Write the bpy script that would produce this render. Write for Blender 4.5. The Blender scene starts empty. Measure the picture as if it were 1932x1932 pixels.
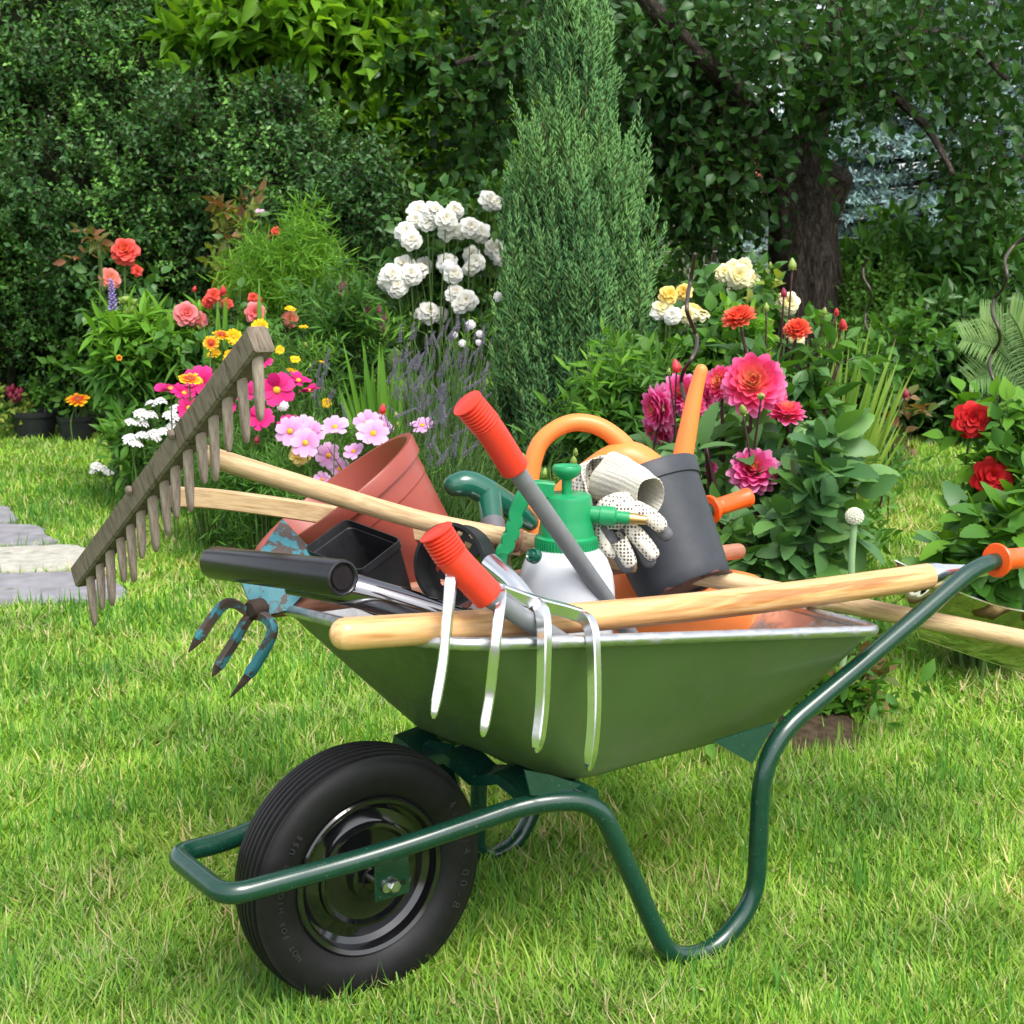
import bpy, math, random
import numpy as np
from mathutils import Vector, Matrix
R = math.radians
rng = np.random.default_rng(11)
random.seed(5)
scene = bpy.context.scene

# ------------------------------------------------------------------ camera
EYE, LENS = 1.14, 50.0
W = 1932.0                                   # the measuring frame of the photograph
F = LENS / 36 * W
PITCH = math.atan(483 / F)
fw = np.array([0, math.cos(PITCH), -math.sin(PITCH)])
up = np.array([0, math.sin(PITCH), math.cos(PITCH)])
rt = np.array([1.0, 0, 0])
CAM = np.array([0, 0, EYE])
cam = bpy.data.cameras.new('camera'); camo = bpy.data.objects.new('camera', cam)
scene.collection.objects.link(camo); scene.camera = camo
cam.lens = LENS; cam.sensor_width = 36; cam.clip_end = 500; cam.clip_start = .05
camo.location = CAM; camo.rotation_euler = (R(90) - PITCH, 0, 0)
cam.dof.use_dof = True; cam.dof.focus_distance = 2.5; cam.dof.aperture_fstop = 16

# ------------------------------------------------------------------ light
SUN_EL, SUN_AZ = 58, 148                     # degrees; azimuth clockwise from +Y
world = bpy.data.worlds.new('World'); scene.world = world; world.use_nodes = True
nt = world.node_tree; nt.nodes.clear()
sky = nt.nodes.new('ShaderNodeTexSky'); sky.sky_type = 'NISHITA'; sky.sun_disc = False
sky.sun_elevation = R(SUN_EL); sky.sun_rotation = R(SUN_AZ); sky.dust_density = 3.0; sky.air_density = 1.0
hs = nt.nodes.new('ShaderNodeHueSaturation'); hs.inputs['Saturation'].default_value = .35
bg = nt.nodes.new('ShaderNodeBackground'); bg.inputs['Strength'].default_value = .15
wo = nt.nodes.new('ShaderNodeOutputWorld')
nt.links.new(sky.outputs[0], hs.inputs['Color']); nt.links.new(hs.outputs[0], bg.inputs[0]); nt.links.new(bg.outputs[0], wo.inputs[0])
sun = bpy.data.lights.new('sun', 'SUN'); sun.energy = 1.3; sun.angle = R(28); sun.color = (1, .96, .9)
suno = bpy.data.objects.new('sun', sun); scene.collection.objects.link(suno)
sd = Vector((math.sin(R(SUN_AZ)) * math.cos(R(SUN_EL)), math.cos(R(SUN_AZ)) * math.cos(R(SUN_EL)), math.sin(R(SUN_EL))))
suno.rotation_euler = sd.to_track_quat('Z', 'Y').to_euler()
scene.view_settings.view_transform = 'Standard'; scene.view_settings.look = 'None'
scene.view_settings.exposure = 1.27; scene.view_settings.gamma = 1
scene.cycles.max_bounces = 8; scene.cycles.diffuse_bounces = 3; scene.cycles.glossy_bounces = 4
scene.cycles.transmission_bounces = 4; scene.cycles.use_denoising = True
scene.cycles.sample_clamp_indirect = 6

# ------------------------------------------------------------------ points
def ray(px, py): return rt * (px - W / 2) / F + up * (W / 2 - py) / F + fw
def at(px, py, Y):
    d = ray(px, py); return CAM + d * Y / d[1]
def atz(px, py, z=0.0):
    d = ray(px, py); return CAM + d * (z - EYE) / d[2]
def size(px, Y): return px * Y / F            # metres spanned by px pixels at distance Y
def cv(r, u, t): return rt * r + up * u - fw * t
def nrm(v):
    v = np.asarray(v, float); return v / (np.linalg.norm(v, axis=-1, keepdims=True) + 1e-12)
A3 = lambda *p: np.array(p, float)

# ------------------------------------------------------------------ mesh builder
class MB:
    def __init__(s): s.v, s.n, s.f, s.a = [], 0, [], []
    def add(s, v, faces, mat=0, attr=None):
        v = np.asarray(v, float).reshape(-1, 3)
        for fa in faces:
            fa = np.asarray(fa, int)
            if fa.size: s.f.append((fa + s.n, mat))
        s.v.append(v); s.a.append(v if attr is None else np.asarray(attr, float)); s.n += len(v)
        return s
    def build(s, name, mats, parent=None, sharp=40, smooth=True):
        o0 = np.array(parent_loc(parent)) if parent else np.zeros(3)
        v = np.concatenate(s.v) - o0
        me = bpy.data.meshes.new(name)
        me.vertices.add(len(v)); me.vertices.foreach_set('co', v.astype(np.float32).ravel())
        loops = np.concatenate([f.ravel() for f, m in s.f])
        tot = np.concatenate([np.full(len(f), f.shape[1]) for f, m in s.f])
        mi = np.concatenate([np.full(len(f), m) for f, m in s.f])
        st = np.concatenate([[0], np.cumsum(tot)[:-1]])
        me.loops.add(len(loops)); me.loops.foreach_set('vertex_index', loops.astype(np.int32))
        me.polygons.add(len(tot)); me.polygons.foreach_set('loop_start', st.astype(np.int32))
        me.polygons.foreach_set('loop_total', tot.astype(np.int32))
        me.polygons.foreach_set('material_index', mi.astype(np.int32))
        me.polygons.foreach_set('use_smooth', np.full(len(tot), smooth))
        me.update(calc_edges=True)
        at_ = me.attributes.new('lc', 'FLOAT_VECTOR', 'POINT')
        at_.data.foreach_set('vector', np.concatenate(s.a).astype(np.float32).ravel())
        if smooth and sharp: me.set_sharp_from_angle(angle=R(sharp))
        for m in (mats if isinstance(mats, (list, tuple)) else [mats]): me.materials.append(m)
        o = bpy.data.objects.new(name, me); scene.collection.objects.link(o)
        if parent: o.parent = parent
        return o
def parent_loc(p):
    l = Vector((0, 0, 0))
    while p: l = l + p.location; p = p.parent
    return l
def thing(name, label, cat, loc=(0, 0, 0), group=None):
    o = bpy.data.objects.new(name, None); scene.collection.objects.link(o); o.location = loc
    o.empty_display_size = .05
    return tag(o, label, cat, group)
def tag(o, label=None, cat=None, group=None, kind=None):
    if label: o['label'] = label
    if cat: o['category'] = cat
    if group: o['group'] = group
    if kind: o['kind'] = kind
    return o
def part(name, parent):
    o = bpy.data.objects.new(name, None); scene.collection.objects.link(o); o.parent = parent; return o

def spline(pts, n=8, closed=False):
    p = np.asarray(pts, float); N = len(p); out = []
    for i in range(N if closed else N - 1):
        if closed: a, b, c, d = p[i - 1], p[i], p[(i + 1) % N], p[(i + 2) % N]
        else: a, b, c, d = p[max(i - 1, 0)], p[i], p[i + 1], p[min(i + 2, N - 1)]
        t = np.linspace(0, 1, n, endpoint=False)[:, None]
        out.append(.5 * (2 * b + (c - a) * t + (2 * a - 5 * b + 4 * c - d) * t ** 2 + (3 * b - a - 3 * c + d) * t ** 3))
    if not closed: out.append(p[-1:])
    return np.concatenate(out)
def fillet(pts, rad, k=7):
    p = np.asarray(pts, float); out = [p[0]]
    for i in range(1, len(p) - 1):
        r = rad[i] if isinstance(rad, (list, tuple)) else rad
        a, b = p[i - 1] - p[i], p[i + 1] - p[i]
        la, lb = np.linalg.norm(a), np.linalg.norm(b); r = min(r, la * .49, lb * .49)
        s, e = p[i] + a / la * r, p[i] + b / lb * r
        for t in np.linspace(0, 1, k): out.append((1 - t) ** 2 * s + 2 * t * (1 - t) * p[i] + t * t * e)
    out.append(p[-1]); return np.array(out)
def frames(path, ref=None, closed=False):
    T = np.gradient(path, axis=0)
    if closed: T = np.roll(path, -1, 0) - np.roll(path, 1, 0)
    T = nrm(T)
    r = np.array([0, 0, 1.0]) if ref is None else np.asarray(ref, float)
    if abs(T[0] @ nrm(r)) > .95: r = np.array([1.0, 0, 0])
    n = nrm(r - T[0] * (T[0] @ r)); N = [n]
    for i in range(1, len(path)):
        n = N[-1] - T[i] * (T[i] @ N[-1]); N.append(nrm(n))
    N = np.array(N); return T, N, np.cross(T, N)
def grid_faces(r, c, wrap=True):
    i = np.arange(r - 1)[:, None]; j = np.arange(c if wrap else c - 1)[None]
    j2 = (j + 1) % c
    return np.stack([i * c + j, i * c + j2, (i + 1) * c + j2, (i + 1) * c + j], -1).reshape(-1, 4)
def tube(mb, path, rad, n=10, cap='flat', mat=0, ref=None, closed=False, sec=None):
    """sweep a circle (or the section sec, k x 2, in units of rad) along path"""
    path = np.asarray(path, float); rad = np.broadcast_to(np.asarray(rad, float), (len(path),)).copy()
    if cap == 'round' and not closed:
        T0, T1 = nrm(path[1] - path[0]), nrm(path[-1] - path[-2])
        a = np.array([.05, .4, .75, .93])
        P0 = [path[0] - T0 * rad[0] * math.sqrt(1 - x * x) for x in a]; P1 = [path[-1] + T1 * rad[-1] * math.sqrt(1 - x * x) for x in a[::-1]]
        r0, r1 = rad[0], rad[-1]
        path = np.concatenate([P0, path, P1]); rad = np.concatenate([a * r0, rad, a[::-1] * r1])
    T, N, B = frames(path, ref, closed)
    if sec is None:
        t = np.linspace(0, 2 * np.pi, n, endpoint=False); sec = np.stack([np.cos(t), np.sin(t)], -1)
    sec = np.asarray(sec, float); n = len(sec)
    v = path[:, None] + rad[:, None, None] * (sec[None, :, :1] * N[:, None] + sec[None, :, 1:] * B[:, None])
    L = np.concatenate([[0], np.cumsum(np.linalg.norm(np.diff(path, axis=0), axis=1))])
    att = np.concatenate([np.broadcast_to(L[:, None, None], (len(path), n, 1)), rad[:, None, None] * np.broadcast_to(sec[None], (len(path), n, 2))], -1)
    fc = [grid_faces(len(path), n)]
    if closed:
        m = len(path); j = np.arange(n); fc.append(np.stack([(m - 1) * n + j, (m - 1) * n + (j + 1) % n, (j + 1) % n, j], -1))
    else:
        fc += [np.arange(n)[::-1][None], ((len(path) - 1) * n + np.arange(n))[None]]
    mb.add(v, fc, mat, att.reshape(-1, 3)); return mb
def axes(axis, x=None):
    z = nrm(axis); x = np.array([1.0, 0, 0]) if x is None else np.asarray(x, float)
    if abs(nrm(x) @ z) > .95: x = np.array([0, 1.0, 0])
    x = nrm(x - z * (x @ z)); return x, np.cross(z, x), z
def lathe(mb, prof, o, axis, n=40, mat=0, close=True, sx=1.0, sy=1.0, xref=None, jit=None):
    x, y, z = axes(axis, xref); p = np.asarray(prof, float)
    t = np.linspace(0, 2 * np.pi, n, endpoint=False)
    ring = np.cos(t)[:, None] * x * sx + np.sin(t)[:, None] * y * sy
    v = np.asarray(o) + p[:, :1, None] * ring[None] + p[:, 1:, None] * z
    att = np.stack([np.broadcast_to(p[:, 1:], (len(p), n)), p[:, :1] * np.cos(t), p[:, :1] * np.sin(t)], -1)
    fc = [grid_faces(len(p), n)]
    if close:
        if p[0, 0] > 1e-4: fc.append(np.arange(n)[::-1][None])
        if p[-1, 0] > 1e-4: fc.append(((len(p) - 1) * n + np.arange(n))[None])
    mb.add(v, fc, mat, att.reshape(-1, 3)); return mb
def box(mb, c, ax, h, bev=.004, mat=0):
    """bevelled box: centre, three axes, half sizes"""
    x, y, z = [np.asarray(a, float) for a in ax]; hx, hy, hz = h; b = min(bev, hx * .9, hy * .9, hz * .9)
    def loop(dx, dy, zz):
        pts = [(dx, dy - b), (dx - b, dy), (-dx + b, dy), (-dx, dy - b), (-dx, -dy + b), (-dx + b, -dy), (dx - b, -dy), (dx, -dy + b)]
        return [np.asarray(c) + x * px + y * py + z * zz for px, py in pts]
    v = np.array([loop(hx - b, hy - b, -hz), loop(hx, hy, -hz + b), loop(hx, hy, hz - b), loop(hx - b, hy - b, hz)])
    att = np.stack([(v - c) @ x, (v - c) @ y, (v - c) @ z], -1)
    mb.add(v, [grid_faces(4, 8), np.arange(8)[::-1][None], (24 + np.arange(8))[None]], mat, att.reshape(-1, 3)); return mb

# ------------------------------------------------------------------ leaves and petals
def leafT(prof, fold=.25, curl=.15, cup=0.0):
    p = list(prof); n = len(p) - 1; v, rows = [], []
    for i, w in enumerate(p):
        t = i / n; zc = -curl * t * t + cup * t * (1 - t)
        if w <= 0: rows.append((len(v),)); v.append((0, t, zc))
        else:
            rows.append((len(v), len(v) + 1, len(v) + 2))
            v += [(-w, t, zc + fold * w), (0, t, zc), (w, t, zc + fold * w)]
    q, tr = [], []
    for a, b in zip(rows, rows[1:]):
        if len(a) == 3 and len(b) == 3: q += [(a[0], a[1], b[1], b[0]), (a[1], a[2], b[2], b[1])]
        elif len(a) == 1: tr += [(a[0], b[1], b[0]), (a[0], b[2], b[1])]
        else: tr += [(a[0], a[1], b[0]), (a[1], a[2], b[0])]
    return np.array(v, float), [np.array(x) for x in (q, tr) if x]
T_SMALL = leafT([0, .5, 0], .3, .1)
T_MED = leafT([0, .42, .48, 0], .25, .2)
T_LEAF = leafT([0, .34, .5, .42, .22, 0], .22, .25)
T_FINE = leafT([.06, .30, .42, .44, .52, .48, .50, .42, .40, .28, .22, 0], .10, .28)
T_BLADE = leafT([.5, .5, .4, 0], .3, .5)
T_SWORD = leafT([.6, .8, 1, .8, .45, 0], .02, .12)
def orient(d, n=None, roll=None):
    d = nrm(d); N = len(d)
    if n is None: n = np.tile([0, 0, 1.0], (N, 1))
    n = n + rng.normal(size=(N, 3)) * 1e-3
    s = nrm(np.cross(d, n)); n = np.cross(s, d)
    if roll is not None:
        c, k = np.cos(roll)[:, None], np.sin(roll)[:, None]; s, n = s * c + n * k, n * c - s * k
    return np.stack([s, d, n], -1)
def scatter(mb, T, M, P, S, mat=0):
    tv, tf = T; N, K = len(P), len(tv)
    S = np.asarray(S, float)
    if S.ndim == 1: S = np.repeat(S[:, None], 3, 1)
    v = np.einsum('nij,nkj->nki', M, tv[None] * S[:, None]) + P[:, None]
    off = (np.arange(N) * K)[:, None, None]
    mb.add(v, [(f[None] + off).reshape(-1, f.shape[1]) for f in tf], mat); return mb
def rdir(n, z=0.0):
    v = rng.normal(size=(n, 3)); v = nrm(v); v[:, 2] += z; return nrm(v)
def sprigs(mb, base, d, length, nl, L, Wd, T=T_SMALL, splay=.8, upn=.6, jit=.25, mat=0, twig=None, tmat=0, tr=.0015, start=.15, tip=True):
    """twigs that carry nl leaves each, alternating; one call makes all of them"""
    N = len(base); d = nrm(d); length = np.broadcast_to(np.asarray(length, float), (N,))
    s = nrm(np.cross(d, rng.normal(size=(N, 3))))
    b = np.cross(d, s)
    j = np.arange(nl); t = start + (1 - start) * (j + .5) / nl
    ang = j * 2.4 + rng.uniform(0, 6.28, (N, 1))
    side = s[:, None] * np.cos(ang)[..., None] + b[:, None] * np.sin(ang)[..., None]
    pos = base[:, None] + d[:, None] * (length[:, None] * t)[..., None]
    pos[:, :, 2] -= (length[:, None] * t ** 2) * .12
    ld = d[:, None] * (1.05 - splay) + side * splay + rng.normal(size=side.shape) * jit
    if tip: ld[:, -1] = d + rng.normal(size=d.shape) * .15
    ld = ld.reshape(-1, 3); nn = rng.normal(size=ld.shape) * (1 - upn) + np.array([0, -.25, 1.0]) * upn
    M = orient(ld, nn)
    sc = rng.uniform(.65, 1.15, len(ld))
    scatter(mb, T, M, pos.reshape(-1, 3), np.stack([Wd * sc, L * sc, min(L, 2.2 * Wd) * sc], -1), mat)
    if twig is not None:
        e = base + d * length[:, None]; e[:, 2] -= length * .12
        rods(mb, base, e, tr, tmat)
def rods(mb, a, b, r, mat=0, r1=None):
    """many straight three-sided twigs at once"""
    a, b = np.asarray(a, float), np.asarray(b, float); d = nrm(b - a)
    s = nrm(np.cross(d, np.array([.3, .2, 1.0]) + rng.normal(size=a.shape) * .2)); q = np.cross(d, s)
    t = np.array([0, 2.094, 4.189]); r = np.broadcast_to(np.asarray(r, float), (len(a),)); r1 = r * .5 if r1 is None else np.broadcast_to(r1, (len(a),))
    ring = s[:, None] * np.cos(t)[None, :, None] + q[:, None] * np.sin(t)[None, :, None]
    v = np.concatenate([a[:, None] + ring * r[:, None, None], b[:, None] + ring * r1[:, None, None]], 1)
    f = np.array([[0, 1, 4, 3], [1, 2, 5, 4], [2, 0, 3, 5]]); tri = np.array([[3, 4, 5]])
    off = (np.arange(len(a)) * 6)[:, None, None]
    mb.add(v, [(f + off).reshape(-1, 4), (tri + off).reshape(-1, 3)], mat)
def blob_points(c, r, n, inner=.7, hemi=None):
    """points and outward directions in the outer shell of a lumpy ellipsoid"""
    d = rdir(n)
    if hemi is not None: d = np.where((d @ hemi < -.25)[:, None] & (rng.random(n) < .75)[:, None], -d, d)
    ph = rng.uniform(0, 6.28, 6)
    lump = 1 + .16 * np.sin(d[:, 0] * 9 + 2 * np.sin(d[:, 2] * 7 + ph[4])) * np.sin(d[:, 2] * 10 + ph[5]) + .12 * np.sin(d[:, 0] * 5 + ph[0]) * np.sin(d[:, 2] * 6 + ph[1]) + .1 * np.sin(d[:, 1] * 8 + d[:, 2] * 7 + ph[2]) + .07 * np.sin(d[:, 0] * 13 + d[:, 2] * 11 + ph[3])
    k = rng.uniform(inner, 1, n) * lump
    return np.asarray(c) + d * np.asarray(r) * k[:, None], nrm(d / np.asarray(r))

# ------------------------------------------------------------------ materials
def newmat(name):
    m = bpy.data.materials.new(name); m.use_nodes = True; t = m.node_tree; t.nodes.clear()
    out = t.nodes.new('ShaderNodeOutputMaterial'); p = t.nodes.new('ShaderNodeBsdfPrincipled')
    t.links.new(p.outputs[0], out.inputs[0]); return m, t, p, out
def ramp(t, stops, inp=None, interp='LINEAR'):
    r = t.nodes.new('ShaderNodeValToRGB'); r.color_ramp.interpolation = interp; e = r.color_ramp.elements
    while len(e) < len(stops): e.new(.5)
    for el, (x, c) in zip(e, stops): el.position = x; el.color = (*c, 1) if len(c) == 3 else c
    if inp is not None: t.links.new(inp, r.inputs[0])
    return r
def noise(t, scale, detail=4, rough=.55, vec=None, dist=0.0):
    n = t.nodes.new('ShaderNodeTexNoise'); n.inputs['Scale'].default_value = scale; n.inputs['Detail'].default_value = detail
    n.inputs['Roughness'].default_value = rough; n.inputs['Distortion'].default_value = dist
    if vec is not None: t.links.new(vec, n.inputs['Vector'])
    return n
def bump(t, p, h, strength=.3, dist=.005):
    b = t.nodes.new('ShaderNodeBump'); b.inputs['Strength'].default_value = strength; b.inputs['Distance'].default_value = dist
    t.links.new(h, b.inputs['Height']); t.links.new(b.outputs[0], p.inputs['Normal']); return b
def objco(t):
    return t.nodes.new('ShaderNodeTexCoord').outputs['Object']
def lc(t, scale=(1, 1, 1)):
    a = t.nodes.new('ShaderNodeAttribute'); a.attribute_name = 'lc'
    m = t.nodes.new('ShaderNodeMapping'); m.inputs['Scale'].default_value = scale
    t.links.new(a.outputs['Vector'], m.inputs[0]); return m.outputs[0]
def leafmat(name, cols, transl=.35, rough=.45, spec=.4, tint=(1.3, 1.25, .5)):
    """foliage: the colour differs from leaf to leaf, light shines through a little"""
    m, t, p, out = newmat(name)
    g = t.nodes.new('ShaderNodeNewGeometry')
    k = len(cols); r = ramp(t, [(i / max(k - 1, 1), c) for i, c in enumerate(cols)], g.outputs['Random Per Island'])
    n = noise(t, 2.2, 2, vec=objco(t)); mx = t.nodes.new('ShaderNodeMix'); mx.data_type = 'RGBA'; mx.blend_type = 'MULTIPLY'
    nr = ramp(t, [(.35, (.72, .78, .8)), (.65, (1.2, 1.15, 1.0))], n.outputs[0])
    mx.inputs[0].default_value = 1; t.links.new(r.outputs[0], mx.inputs[6]); t.links.new(nr.outputs[0], mx.inputs[7])
    t.links.new(mx.outputs[2], p.inputs['Base Color']); p.inputs['Roughness'].default_value = rough
    p.inputs['Specular IOR Level'].default_value = spec * .55
    tl = t.nodes.new('ShaderNodeBsdfTranslucent'); tm = t.nodes.new('ShaderNodeMix'); tm.data_type = 'RGBA'; tm.blend_type = 'MULTIPLY'
    tm.inputs[0].default_value = 1; tm.inputs[7].default_value = (*tint, 1); t.links.new(mx.outputs[2], tm.inputs[6]); t.links.new(tm.outputs[2], tl.inputs[0])
    ms = t.nodes.new('ShaderNodeMixShader'); ms.inputs[0].default_value = transl
    t.links.new(p.outputs[0], ms.inputs[1]); t.links.new(tl.outputs[0], ms.inputs[2]); t.links.new(ms.outputs[0], out.inputs[0])
    return m
def petalmat(name, stops, transl=.3, streak=0.0):
    """petals: the colour runs from the flower's middle to its rim (object radius, flower of diameter 1)"""
    m, t, p, out = newmat(name)
    sx = t.nodes.new('ShaderNodeSeparateXYZ'); t.links.new(objco(t), sx.inputs[0])
    cx = t.nodes.new('ShaderNodeCombineXYZ'); t.links.new(sx.outputs[0], cx.inputs[0]); t.links.new(sx.outputs[1], cx.inputs[1])
    ln = t.nodes.new('ShaderNodeVectorMath'); ln.operation = 'LENGTH'; t.links.new(cx.outputs[0], ln.inputs[0])
    md = t.nodes.new('ShaderNodeMath'); md.operation = 'MULTIPLY'; md.inputs[1].default_value = 2; t.links.new(ln.outputs['Value'], md.inputs[0])
    r = ramp(t, stops, md.outputs[0])
    g = t.nodes.new('ShaderNodeNewGeometry'); hv = t.nodes.new('ShaderNodeHueSaturation')
    mr = t.nodes.new('ShaderNodeMapRange'); mr.inputs[3].default_value = .85; mr.inputs[4].default_value = 1.12
    t.links.new(g.outputs['Random Per Island'], mr.inputs[0]); t.links.new(mr.outputs[0], hv.inputs['Value']); t.links.new(r.outputs[0], hv.inputs['Color'])
    t.links.new(hv.outputs[0], p.inputs['Base Color']); p.inputs['Roughness'].default_value = .6; p.inputs['Specular IOR Level'].default_value = .25
    tl = t.nodes.new('ShaderNodeBsdfTranslucent'); t.links.new(hv.outputs[0], tl.inputs[0])
    ms = t.nodes.new('ShaderNodeMixShader'); ms.inputs[0].default_value = transl
    t.links.new(p.outputs[0], ms.inputs[1]); t.links.new(tl.outputs[0], ms.inputs[2]); t.links.new(ms.outputs[0], out.inputs[0])
    return m
def simple(name, col, rough=.5, metal=0.0, var=.15, scale=30, bstr=.05, spec=.5, coat=0.0, dirt=None, dscale=14, dpos=(.58, .68), sub=0.0):
    """paint, plastic or metal with slight uneven colour and, if asked, specks of wear or dirt"""
    m, t, p, out = newmat(name); co = objco(t)
    n = noise(t, scale, 5, vec=co)
    c = np.array(col); lo, hi = tuple(c * (1 - var)), tuple(np.minimum(c * (1 + var), 1))
    r = ramp(t, [(.3, lo), (.7, hi)], n.outputs[0]); src = r.outputs[0]
    p.inputs['Roughness'].default_value = rough; p.inputs['Metallic'].default_value = metal
    p.inputs['Specular IOR Level'].default_value = spec; p.inputs['Coat Weight'].default_value = coat; p.inputs['Coat Roughness'].default_value = .08
    if dirt is not None:
        d = noise(t, dscale, 8, .7, vec=co); dr = ramp(t, [(dpos[0], (0, 0, 0)), (dpos[1], (1, 1, 1))], d.outputs[0])
        mx = t.nodes.new('ShaderNodeMix'); mx.data_type = 'RGBA'; t.links.new(dr.outputs[0], mx.inputs[0]); t.links.new(src, mx.inputs[6]); mx.inputs[7].default_value = (*dirt, 1)
        src = mx.outputs[2]
        rr = t.nodes.new('ShaderNodeMapRange'); rr.inputs[3].default_value = rough; rr.inputs[4].default_value = .8; t.links.new(dr.outputs[0], rr.inputs[0]); t.links.new(rr.outputs[0], p.inputs['Roughness'])
    t.links.new(src, p.inputs['Base Color'])
    if sub: p.inputs['Subsurface Weight'].default_value = sub; p.inputs['Subsurface Radius'].default_value = (.01, .01, .01)
    if bstr: bump(t, p, n.outputs[0], bstr, .004)
    return m
def woodmat(name, cols, scale=(3, 60, 60), rough=.5, bstr=.15, dark=None, spec=.4):
    m, t, p, out = newmat(name); co = lc(t, scale)
    n = noise(t, 1.0, 6, .6, vec=co, dist=.6); r = ramp(t, [(.36 + .27 * i / (len(cols) - 1), c) for i, c in enumerate(cols)], n.outputs[0]); src = r.outputs[0]
    n2 = noise(t, 1.0, 3, .5, vec=lc(t, (scale[0] * 6, scale[1] * 6, scale[2] * 6)))
    mx = t.nodes.new('ShaderNodeMix'); mx.data_type = 'RGBA'; mx.blend_type = 'MULTIPLY'; mx.inputs[0].default_value = .6
    r2 = ramp(t, [(.3, (.6, .56, .5)), (.55, (1, 1, 1))], n2.outputs[0]); t.links.new(src, mx.inputs[6]); t.links.new(r2.outputs[0], mx.inputs[7])
    t.links.new(mx.outputs[2], p.inputs['Base Color']); p.inputs['Roughness'].default_value = rough; p.inputs['Specular IOR Level'].default_value = spec
    bump(t, p, n2.outputs[0], bstr, .002); return m

# ================================================================== SETTING: ground, bed, stones
def groundmat():
    m, t, p, out = newmat('lawn_soil'); co = objco(t)
    n = noise(t, 9, 8, .7, vec=co); n2 = noise(t, 1.2, 3, vec=co)
    r = ramp(t, [(.3, (.05, .10, .016)), (.5, (.12, .22, .03)), (.7, (.22, .28, .08))], n.outputs[0])
    r2 = ramp(t, [(.35, (.75, .8, .7)), (.65, (1.1, 1.1, 1))], n2.outputs[0])
    mx = t.nodes.new('ShaderNodeMix'); mx.data_type = 'RGBA'; mx.blend_type = 'MULTIPLY'; mx.inputs[0].default_value = 1
    t.links.new(r.outputs[0], mx.inputs[6]); t.links.new(r2.outputs[0], mx.inputs[7]); t.links.new(mx.outputs[2], p.inputs['Base Color'])
    p.inputs['Roughness'].default_value = .95; p.inputs['Specular IOR Level'].default_value = .1; bump(t, p, n.outputs[0], .8, .03); return m
mb = MB(); g = 121
xs = np.sign(np.linspace(-1, 1, g)) * np.abs(np.linspace(-1, 1, g)) ** 2.2 * 90; ys = np.linspace(0, 1, g) ** 2.2 * 140 - 3
X, Y = np.meshgrid(xs, ys); mb.add(np.stack([X, Y, np.zeros_like(X)], -1), [grid_faces(g, g, False)])
tag(mb.build('lawn', groundmat()), kind='structure')

BED = np.array([atz(*q)[:2] for q in [(150, 800), (182, 822), (260, 850), (330, 905), (420, 960), (520, 1015), (640, 1135), (790, 1330), (950, 1415), (1250, 1445), (1480, 1452), (1640, 1435), (1668, 1290), (1625, 1120), (1660, 960), (1720, 860), (1700, 815), (1400, 800), (700, 790)]])
def inpoly(P, poly):
    x, y = P[:, 0], P[:, 1]; c = np.zeros(len(P), bool); j = len(poly) - 1
    for i in range(len(poly)):
        xi, yi, xj, yj = *poly[i], *poly[j]
        c ^= ((yi > y) != (yj > y)) & (x < (xj - xi) * (y - yi) / (yj - yi + 1e-12) + xi); j = i
    return c
soil = simple('garden_soil', (.05, .036, .022), .95, var=.5, scale=40, bstr=.9, spec=.1)
mb = MB(); s2 = spline(np.c_[BED, np.zeros(len(BED))], 6, True); s2[:, 2] = .006
cc = s2.mean(0); inn = cc + (s2 - cc) * .93; inn[:, 2] = .03; n = len(s2)
mb.add(np.concatenate([s2, inn]), [grid_faces(2, n), (n + np.arange(n))[None]])
tag(mb.build('flower_bed_soil', soil), kind='structure')

stone_m = simple('grey_slate', (.21, .205, .22), .8, var=.25, scale=12, bstr=.3, spec=.25, dirt=(.10, .12, .05), dscale=9, dpos=(.6, .75))
conc_m = simple('pale_concrete', (.36, .35, .30), .9, var=.2, scale=25, bstr=.5, spec=.2, dirt=(.12, .13, .06), dscale=8, dpos=(.58, .75))
STONES = []
for px, lab, m in [([(-150, 958), (0, 962), (22, 974), (36, 990), (10, 994), (-150, 992)], 'small dark slate slab farthest back of the stepping stones', stone_m),
                   ([(-150, 998), (60, 999), (88, 1018), (108, 1033), (40, 1038), (-150, 1038)], 'dark slate slab just behind the pale concrete one', stone_m),
                   ([(-170, 1044), (0, 1042), (140, 1038), (205, 1064), (214, 1082), (110, 1086), (-170, 1088)], 'pale rough concrete slab between the grey slate slabs', conc_m),
                   ([(-190, 1094), (0, 1093), (150, 1090), (222, 1110), (238, 1134), (170, 1142), (-190, 1148)], 'grey slate slab nearest the camera under the rake head', stone_m)]:
    P = np.array([atz(x, y) for x, y in px]); P = spline(P, 4, True); P[:, :2] += rng.normal(size=(len(P), 2)) * .006
    c = P.mean(0); STONES.append(P[:, :2].copy()); lo, up_ = P.copy(), P.copy(); lo[:, 2] = -.02; up_[:, 2] = .016; top = c + (P - c) * .985; top[:, 2] = .022
    mb = MB(); n = len(P); mb.add(np.concatenate([lo, up_, top]), [grid_faces(3, n), (2 * n + np.arange(n))[None]])
    tag(mb.build('stepping_stone', m), lab, 'paving stone', 'stepping stones let into the lawn')

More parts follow.
